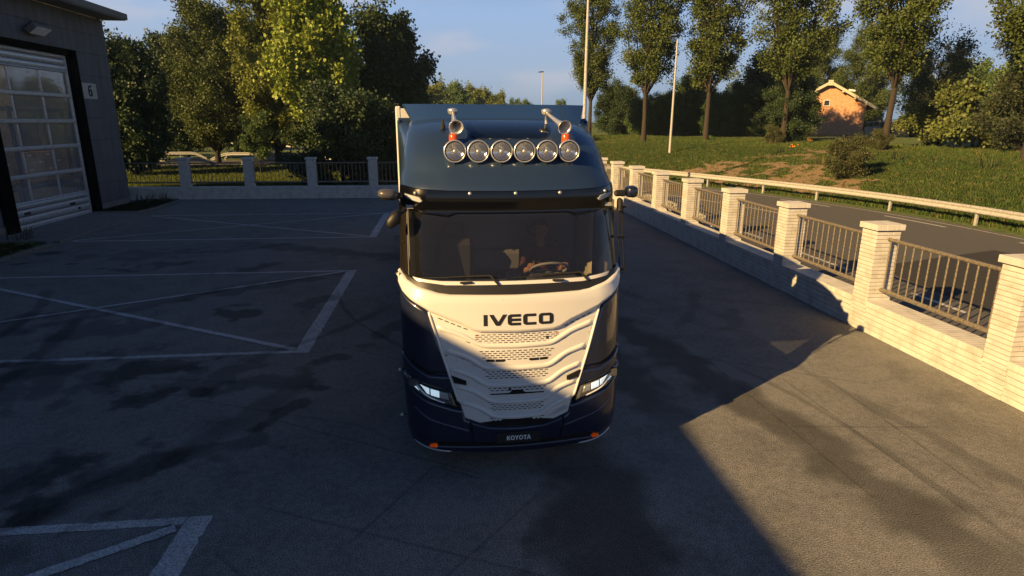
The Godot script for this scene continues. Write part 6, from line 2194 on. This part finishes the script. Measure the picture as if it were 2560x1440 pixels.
	var rows := [
		["poplar0", 16.3, -70.1, 0.4, 0.90, "tall olive-green tree furthest left in the embankment row, beside the thick lamp pole"],
		["poplar1", 20.3, -62.8, 1.7, 1.02, "tall tree left of the second lamp post, bare pale trunk, second in the embankment row"],
		["poplar2", 26.0, -60.7, 3.0, 1.05, "tall tree right of the second lamp post, third in the embankment row"],
		["poplar0", 31.4, -55.8, 4.4, 1.06, "broad tall tree just left of the orange house, fourth in the embankment row"],
		["poplar1", 31.7, -42.5, 5.5, 0.96, "tall tree with forked trunk right of the orange house"],
		["poplar2", 33.6, -33.0, 0.9, 0.92, "tall sunlit tree cut off by the right edge of the view"],
		["conifer", 36.8, -36.6, 0.0, 1.0, "dark brown-green conifer at the right edge of the view"],
		["round0", 22.8, -81.9, 0.3, 0.78, "dark bushy tree between the thick lamp pole and the second trunk"],
		["round1", 24.1, -76.3, 1.3, 0.58, "low mid-green bush left of the second lamp post's foot"],
		["round1", 28.1, -79.1, 2.3, 0.66, "mid-green bushy tree right behind the second lamp post"],
		["round1", 32.6, -81.7, 3.3, 0.92, "bushy tree behind the third embankment trunk"],
		["round1", 32.0, -71.1, 4.3, 0.64, "mid-green bush right of the third embankment trunk"],
		["round1", 34.9, -72.0, 5.3, 0.74, "green bush left of the fourth embankment trunk"],
		["round0", 39.7, -74.0, 0.8, 1.15, "large dark rounded tree behind the fourth embankment trunk"],
		["round0", 38.0, -68.1, 1.8, 0.88, "dark rounded tree left of the orange house's gable"],
		["round0", 32.6, -57.4, 2.8, 0.68, "dark leafy bush overlapping the left part of the orange house"],
		["broad", 71.4, -102.6, 1.0, 0.98, "dark tree behind the right slope of the house roof"],
		["broad", 66.0, -108.2, 2.0, 1.0, "dark tree behind the ridge of the house"],
		["cypress", 52.2, -65.8, 0.0, 1.0, "cypress nearest the house, left of three"],
		["cypress", 50.9, -62.4, 1.0, 0.72, "shortest cypress, middle of three"],
		["cypress", 51.4, -60.6, 2.0, 1.04, "rightmost and tallest of the three cypresses"],
		["sparse", 39.4, -47.9, 0.7, 1.0, "thin-leaved dark tree with bare twigs in front of the cypresses"],
		["light", 37.8, -41.3, 0.0, 1.0, "light green bush around the small white lamp post"],
		["light", 38.2, -46.2, 1.0, 0.72, "low light green bush below the cypresses"],
		["fardark", 79.2, -90.2, 0.0, 1.0, "far dark tree right of the cypresses"],
		["fardark", 78.4, -84.2, 1.0, 0.88, "lower far dark tree between two taller ones, right of the cypresses"],
		["fardark", 76.8, -76.7, 2.0, 1.0, "far dark tree left of the right edge conifer"],
		["shrub", 23.1, -33.8, 0.0, 0.88, "dark shrub standing alone on the grass slope below the house"],
		["shrub", 31.2, -42.3, 1.0, 0.55, "shrub at the foot of the forked tree"],
		["shrub", 29.9, -54.6, 2.0, 0.6, "small shrub right of the fourth embankment trunk's foot"],
		["broad", -21.5, -62.4, 0.6, 0.84, "big olive tree with open branches right of the warehouse"],
		["dark", -21.9, -47.2, 1.6, 0.74, "dark green tree beside the warehouse corner"],
		["dark", -25.0, -52.3, 2.6, 0.62, "low dark tree partly hidden by the warehouse"],
		["yellow", -14.8, -58.2, 0.2, 0.96, "tall yellow-green tree behind the third rear railing"],
		["lime", -9.3, -49.1, 1.2, 1.0, "bright lime tree standing before the tall yellow-green one"],
		["dark", -4.8, -55.8, 2.2, 1.02, "dark green tree left of the truck, behind the rear fence"],
		["dark", -3.8, -60.4, 3.2, 0.74, "dark tree rising just left of the truck roof"],
		["bush0", -6.3, -39.5, 0.2, 1.05, "big dark bush right behind the rear railing, left of the truck"],
		["bush0", -3.4, -41.8, 1.2, 0.85, "dark bush behind the rear fence partly hidden by the truck"],
		["dark", -20.2, -70.0, 4.2, 1.1, "dark tree in the gap between the olive and yellow-green trees"],
		["dark", -27.2, -70.1, 5.2, 1.0, "dark tree behind the big olive tree"],
		["bush0", -31.2, -74.7, 2.2, 0.62, "small far bush beyond the far left guardrail"],
		["bush0", -36.5, -83.0, 3.0, 0.75, "far bush left of the big olive tree's trunk"],
		["sapling", -13.6, -48.1, 0.0, 0.75, "thin two-stemmed sapling in front of the sunlit guardrail"],
		["far", -6.2, -169.9, 0.0, 1.12, "distant sunlit tree, first from the left in the line over the truck roof"],
		["far", -2.1, -175.0, 1.0, 1.15, "distant sunlit tree, second from the left in the line over the truck roof"],
		["far", 2.3, -180.0, 2.0, 1.05, "distant sunlit tree, third from the left in the line over the truck roof"],
		["fardark", 4.6, -168.9, 3.0, 1.05, "distant dark tree in the middle of the sunlit line over the truck roof"],
		["far", 9.0, -189.8, 4.0, 1.06, "distant sunlit tree, fifth from the left in the line over the truck roof"],
		["far", 13.2, -199.6, 5.0, 1.02, "distant sunlit tree, sixth from the left in the line over the truck roof"],
		["far", 17.8, -209.2, 0.5, 0.98, "distant sunlit tree at the right end of the line over the truck roof"],
		["fardark", 29.4, -258.3, 1.5, 0.98, "tiny far tree over the roof fairing, left of the distant lamp"],
		["fardark", 35.6, -267.6, 2.5, 0.95, "tiny far tree beside the distant lamp post"],
		["fardark", 47.9, -255.5, 3.5, 0.94, "tiny far tree over the right end of the roof fairing"],
	]
	var filler := [[-45, -100], [-52, -118], [-60, -96], [-40, -130], [-30, -140], [-22, -128], [-12, -120], [-66, -120], [84, -118], [76, -120], [90, -100], [92, -84], [96, -70], [44, -112], [36, -104], [28, -100], [50, -124]]
	for i in filler.size():
		var f: Array = filler[i]
		rows.append(["fardark", f[0], f[1], i * 1.3, (0.8 if f[0] < 20 else 0.52) + 0.25 * fposmod(i * 0.37, 1.0), "distant dark tree of the background wood, %s from the left" % ["first", "third", "second", "fourth", "fifth", "sixth", "seventh", "outermost", "twelfth", "thirteenth", "fifteenth", "sixteenth", "last", "tenth", "ninth", "eighth", "eleventh"][i]])
	for r in rows:
		copy(T[r[0]], Vector3(r[1], height(r[1], r[2]) - 0.04, r[2]), r[3], r[5], r[4])
	for k in T: T[k].free()

func blades(n: int, hgt: float, wid: float, seed_: int) -> ArrayMesh:   # one tuft
	var rng := RandomNumberGenerator.new()
	rng.seed = seed_
	var st := SurfaceTool.new()
	st.begin(Mesh.PRIMITIVE_TRIANGLES)
	for i in n:
		var a := rng.randf() * TAU
		var d := Vector3(cos(a), 0, sin(a))
		var s := Vector3(-d.z, 0, d.x) * wid * rng.randf_range(0.6, 1.2)
		var p := Vector3(rng.randfn(), 0, rng.randfn()) * hgt * 0.35
		var h := hgt * rng.randf_range(0.6, 1.25)
		var bend := h * rng.randf_range(0.1, 0.6)
		var q := [p - s, p + s, p + s * 0.7 + Vector3(0, h * 0.6, 0) + d * bend * 0.4, p - s * 0.7 + Vector3(0, h * 0.6, 0) + d * bend * 0.4, p + Vector3(0, h, 0) + d * bend]
		var g := rng.randf_range(0.75, 1.2)
		for tr in [[0, 1, 2], [0, 2, 3], [3, 2, 4]]:
			for k in tr:
				st.set_color(Color(g, g, g))
				st.set_normal((Vector3.UP * 0.6 + d * 0.5).normalized())
				st.add_vertex(q[k])
	return st.commit()

func grasses() -> void:
	var rng := RandomNumberGenerator.new()
	rng.seed = 91
	var patch := noise(92, 0.05, 4)
	var tuft := blades(9, 0.12, 0.012, 1)
	var places := []
	# embankment: short turf with bare earth between, longer along the crest and the rail
	while places.size() < 75000:
		var x := rng.randf_range(2.0, 50.0)
		var z := rng.randf_range(-76.0, -8.0)
		var d := out_dist(Vector2(x, z))
		if d < 0.35 or d > 26.0: continue
		if rng.randf() > clampf(30.0 / Vector2(x, z).length(), 0.25, 1.0): continue
		var pn := patch.get_noise_2d(x, z)
		if rng.randf() < bare(x, z) * 0.93: continue
		var tall := 1.0
		if d < 1.6: tall = 1.5
		if d > 13.0: tall = 1.0 + 1.0 * smoothstep(13.0, 17.0, d) * rng.randf()
		var c := Color(0.055, 0.105, 0.014).lerp(Color(0.125, 0.16, 0.028), rng.randf() * (0.65 + pn))
		if rng.randf() < 0.10: c = Color(0.20, 0.17, 0.055)
		var v := rng.randf_range(0.75, 1.2)
		places.append([Transform3D(Basis(Vector3.UP, rng.randf() * TAU).scaled(Vector3(1.1, tall, 1.1) * rng.randf_range(0.7, 1.3)), Vector3(x, height(x, z) - 0.02, z)), c * v])
	var g := scatter(tuft, places, M.grass_blade, "grass", self)
	tag(g, "short green and dry grass covering the embankment above the road", "grass")
	places = []
	while places.size() < 26000:   # meadow behind the rear fence
		var x := rng.randf_range(-24.0, 2.0)
		var z := rng.randf_range(-57.0, -33.7)
		if x > -1.0 and z < -47.0: continue
		if x > -9 and z < -54.0: continue
		var c := Color(0.085, 0.125, 0.014).lerp(Color(0.14, 0.165, 0.02), rng.randf())
		var v := rng.randf_range(0.7, 1.2)
		places.append([Transform3D(Basis(Vector3.UP, rng.randf() * TAU).scaled(Vector3(1.3, 1.7, 1.3) * rng.randf_range(0.7, 1.3)), Vector3(x, -0.05, z)), c * v])
	g = scatter(tuft, places, M.grass_blade, "grass", self)
	tag(g, "yellow-green meadow grass behind the rear fence", "grass")
	places = []
	for e in [[-14.9, -12.75, -20.8, -7.0, 2200, 0.5], [-14.9, -13.2, -32.3, -28.0, 1500, 0.5]]:
		for i in e[4]:
			var c := Color(0.045, 0.07, 0.012).lerp(Color(0.075, 0.09, 0.016), rng.randf())
			places.append([Transform3D(Basis(Vector3.UP, rng.randf() * TAU).scaled(Vector3(1.0, e[5], 1.0)), Vector3(rng.randf_range(e[0], e[1]), 0.07, rng.randf_range(e[2], e[3]))), c])
	g = scatter(tuft, places, M.grass_blade, "grass", self)
	tag(g, "short dark grass on the kerbed strips beside the loading door", "grass")
	# single tufts one can point at
	var big := blades(34, 0.62, 0.018, 7)
	var spots := [[-13.9, -21.6, 0.9, "dark tuft of long grass at the near end of the apron"], [-14.3, -31.3, 1.0, "dark tuft of long grass at the warehouse corner"], [-13.7, -31.7, 0.9, "second dark tuft of long grass, right of the warehouse corner"], [28.4, -52.5, 1.2, "dry orange-brown grass clump below the third embankment tree"], [25.2, -44.6, 1.0, "green grass clump on the bare earth of the slope"], [30.4, -50.0, 1.1, "green grass clump near the top of the bare slope"], [33.5, -49.0, 1.4, "dry grass clump in front of the orange house"], [24.5, -38.5, 1.1, "dry grass clump left of the lone shrub"], [8.75, -9.3, 0.35, "little grass tuft at the foot of the wall on the road side"], [28.3, -36.4, 1.2, "grass clump right of the lone shrub on the slope"], [30.0, -31.5, 1.2, "grass clump on the slope near the right edge"]]
	for q in spots:
		var m := StandardMaterial3D.new()
		var o := MeshInstance3D.new()
		o.name = numbered("grass_tuft")
		var dry: bool = String(q[3]).begins_with("dry")
		if not M.has("tuft_%s" % dry):
			var k := mat("tuft_%s" % dry, Color.WHITE if false else (lin(0.14, 0.11, 0.03) if dry else lin(0.05, 0.068, 0.012)), 0.8)
			k.cull_mode = BaseMaterial3D.CULL_DISABLED
			k.backlight_enabled = true
			k.backlight = grey(0.4)
		o.mesh = big
		o.material_override = M["tuft_%s" % dry]
		add_child(o)
		o.position = Vector3(q[0], (height(q[0], q[1]) if q[0] > 8 else 0.06) - 0.02, q[1])
		o.scale = Vector3(1, 0.9, 1) * q[2]
		o.rotation.y = q[0]
		tag(o, q[3], "grass tuft", "grass tufts")
	var fl := [[26.6, -45.6, "orange flowers on the bare slope, left of the fourth trunk"], [31.0, -51.0, "orange flowers by the fourth embankment tree"]]
	for q in fl:
		var t := thing("flower_plant", q[2], "flower", Vector3(q[0], height(q[0], q[1]) - 0.02, q[1]))
		var o := part("leaves", big, M["tuft_false"], t)
		o.scale = Vector3(0.7, 0.6, 0.7)
		for i in 7:
			var b := MB.new()
			b.smooth(true)
			b.ellipsoid(Vector3(rng.randf_range(-0.3, 0.3), rng.randf_range(0.3, 0.5), rng.randf_range(-0.3, 0.3)), Vector3(0.06, 0.035, 0.06), 1.0, Basis(), 8, 6)
			put("flower_head", b, M.flower, t)
# ---------------------------------------------------------------- house on the plateau, its fence, small things
func house() -> void:
	var at := Vector3(53.6, 0, -84.5)
	at.y = height(at.x, at.z) - 0.1
	var t := thing("house", "small orange rendered house with a low gable and cream roof edge", "house", at, -0.50)
	var hw := 4.75      # half width of the gable wall, which faces +z
	var eave := 4.2
	var ridge := 6.95
	var dep := 10.0
	var b := MB.new()
	var sl := (ridge - eave) / hw
	var front := [Vector3(-hw, 0, 0), Vector3(hw, 0, 0), Vector3(hw, eave, 0), Vector3(0, ridge, 0), Vector3(-hw, eave, 0)]
	b.quad(front[0], front[1], front[2], front[4])
	b.tri(front[4], front[2], front[3])
	var bk := Vector3(0, 0, -dep)
	b.quad(front[1] + bk, front[0] + bk, front[4] + bk, front[2] + bk)
	b.tri(front[2] + bk, front[4] + bk, front[3] + bk)
	b.quad(front[1], front[1] + bk, front[2] + bk, front[2])
	b.quad(front[0] + bk, front[0], front[4], front[4] + bk)
	put("wall", b, M.salmon_render, t)
	var ov := 1.3
	for s in [-1.0, 1.0]:
		b = MB.new()
		var c := Vector3(s * (hw + ov) * 0.5, ridge - sl * (hw + ov) * 0.5 + 0.10, -dep * 0.5 + 0.1)
		b.box(c, Vector3(sqrt(pow(hw + ov, 2) * (1 + sl * sl)), 0.14, dep + 1.2), 0.01, Basis(Vector3.BACK, -s * atan(sl)))
		var rf := put("roof", b, M.roof_tile, t)
		b = MB.new()
		b.box(c + Vector3(0, -0.02, dep * 0.5 + 0.62), Vector3(sqrt(pow(hw + ov, 2) * (1 + sl * sl)) + 0.1, 0.36, 0.08), 0.01, Basis(Vector3.BACK, -s * atan(sl)))
		put("barge_board", b, M.house_trim, rf)
		for k in [0.35, 0.68, 0.98]:
			b = MB.new()
			b.box(Vector3(s * hw * k, ridge - sl * hw * k - 0.22, 0.36), Vector3(0.26, 0.2, 0.7), 0.01, Basis(Vector3.BACK, -s * atan(sl)))
			put("rafter_end", b, M.house_trim, rf)
	b = MB.new()
	b.box(Vector3(0, ridge + 0.02, 0.72), Vector3(0.62, 0.74, 0.14), 0.02)
	put("ridge_cap", b, M.house_trim, t)
	var wx := -0.15
	b = MB.new()
	for q in [[Vector3(wx - 0.36, 4.3, 0.03), Vector3(0.07, 0.82, 0.07)], [Vector3(wx + 0.36, 4.3, 0.03), Vector3(0.07, 0.82, 0.07)], [Vector3(wx, 4.68, 0.031), Vector3(0.65, 0.07, 0.07)], [Vector3(wx, 3.93, 0.031), Vector3(0.65, 0.07, 0.07)]]: b.box(q[0], q[1], 0.006)
	var w := put("window", b, M.window_white, t)
	b = MB.new()
	b.box(Vector3(wx, 4.3, 0.01), Vector3(0.66, 0.7, 0.012))
	put("pane", b, M.window_dark, w)
	b = MB.new()
	b.box(Vector3(wx, 3.84, 0.07), Vector3(0.98, 0.06, 0.16), 0.01)
	put("sill", b, M.salmon_render, w)
	b = MB.new()
	b.smooth(true)
	b.tube(Vector3(2.5, 6.05, -1.2), Vector3(3.3, 5.9, -0.8), 0.14, 0.14, 12)
	put("roof_pipe", b, M.window_white, t)
	# dark panel fence to the right of the house
	t = thing("panel_fence", "dark panel fence with thin blue posts beside the orange house", "fence", Vector3(60.2, height(60, -82) - 0.1, -82.0), -0.62)
	for i in 14:
		b = MB.new()
		b.box(Vector3(0.9 + i * 1.8, 0.95, 0), Vector3(1.72, 1.9, 0.04), 0.005)
		put("panel", b, M.fence_dark, t)
	for i in 15:
		b = MB.new()
		b.box(Vector3(i * 1.8, 1.05, 0.03), Vector3(0.07, 2.1, 0.07), 0.006)
		put("post", b, M.fence_blue, t)
	b = MB.new()
	b.box(Vector3(12.6, 1.98, 0.03), Vector3(25.2, 0.06, 0.06), 0.006)
	put("top_rail", b, M.fence_blue, t)
	# bridge-like railing in the haze beyond
	t = thing("far_railing", "pale far railing rising behind the dark panel fence", "railing", Vector3(60.5, 3.7, -84.0), -0.4)
	b = MB.new()
	b.box(Vector3(4.0, 0.75, 0), Vector3(10.0, 0.12, 0.12), 0.01, Basis(Vector3.BACK, 0.1))
	b.box(Vector3(4.0, -0.5, 0), Vector3(10.0, 1.2, 0.3), 0.01, Basis(Vector3.BACK, 0.1))
	put("rail", b, M.pole_grey, t)
	for i in 14:
		b = MB.new()
		b.box(Vector3(-0.6 + i * 0.7, 0.46 + (-4.6 + i * 0.7) * 0.1, 0), Vector3(0.06, 0.75, 0.06), 0.005)
		put("baluster", b, M.pole_grey, t)
	# small white lamp on the plateau
	var lp := Vector3(43.9, 0, -49.3)
	lp.y = height(lp.x, lp.z) - 0.05
	t = thing("white_lamp_post", "short white lamp post among light green bushes at right", "lamp post", lp, 0.3)
	b = MB.new()
	b.smooth(true)
	b.path([Vector3.ZERO, Vector3(0.08, 1.6, 0), Vector3(0.2, 3.25, 0)], [0.075, 0.065, 0.05], 10)
	put("pole", b, M.window_white, t)
	b = MB.new()
	b.smooth(true)
	b.ellipsoid(Vector3(0.42, 3.36, 0), Vector3(0.34, 0.1, 0.14), 0.8, Basis(Vector3.BACK, 0.2))
	put("lamp_head", b, M.window_white, t)
	# white garden pavilion cut by the right edge
	var gp := Vector3(41.4, 0, -40.6)
	gp.y = height(gp.x, gp.z)
	t = thing("garden_canopy", "white peaked canopy with a scalloped hem, cut by the right edge of the view", "canopy", gp, 0.2)
	b = MB.new()
	var apex := Vector3(0, 2.55, 0)
	for k in 8:
		var a0 := TAU * k / 8.0
		var a1 := TAU * (k + 1) / 8.0
		b.tri(apex, Vector3(cos(a1) * 1.2, 1.75, -sin(a1) * 1.2) * Vector3(1, 1, -1), Vector3(cos(a0) * 1.2, 1.75, -sin(a0) * 1.2) * Vector3(1, 1, -1))
	put("roof", b, M.window_white, t)
	for k in 24:
		var a := TAU * k / 24.0
		b = MB.new()
		b.box(Vector3(cos(a) * 1.19, 1.66, sin(a) * 1.19), Vector3(0.02, 0.22 if k % 2 == 0 else 0.15, 0.24), 0.004, Basis(Vector3.UP, -a))
		put("hem_flap", b, M.window_white, t)
	for k in 4:
		var a := TAU * (k + 0.5) / 4.0
		b = MB.new()
		b.tube(Vector3(cos(a) * 1.05, 0, sin(a) * 1.05), Vector3(cos(a) * 1.05, 1.8, sin(a) * 1.05), 0.035)
		put("leg", b, M.window_white, t)
	# marker posts and a small road lamp seen between the far left trees
	lamp_post(Vector3(-29.8, -0.03, -99.0), 4.5, 0.10, 0.08, 0.0, "far pale lamp post standing by the distant left road")
	b = MB.new()
	b.quad(Vector3(-70, 0.02, -148), Vector3(-10, 0.02, -131), Vector3(-10, 0.02, -140), Vector3(-70, 0.02, -160))
	struct("far_road", b.done(), M.road_asphalt, "far grey road glimpsed between the left trees")
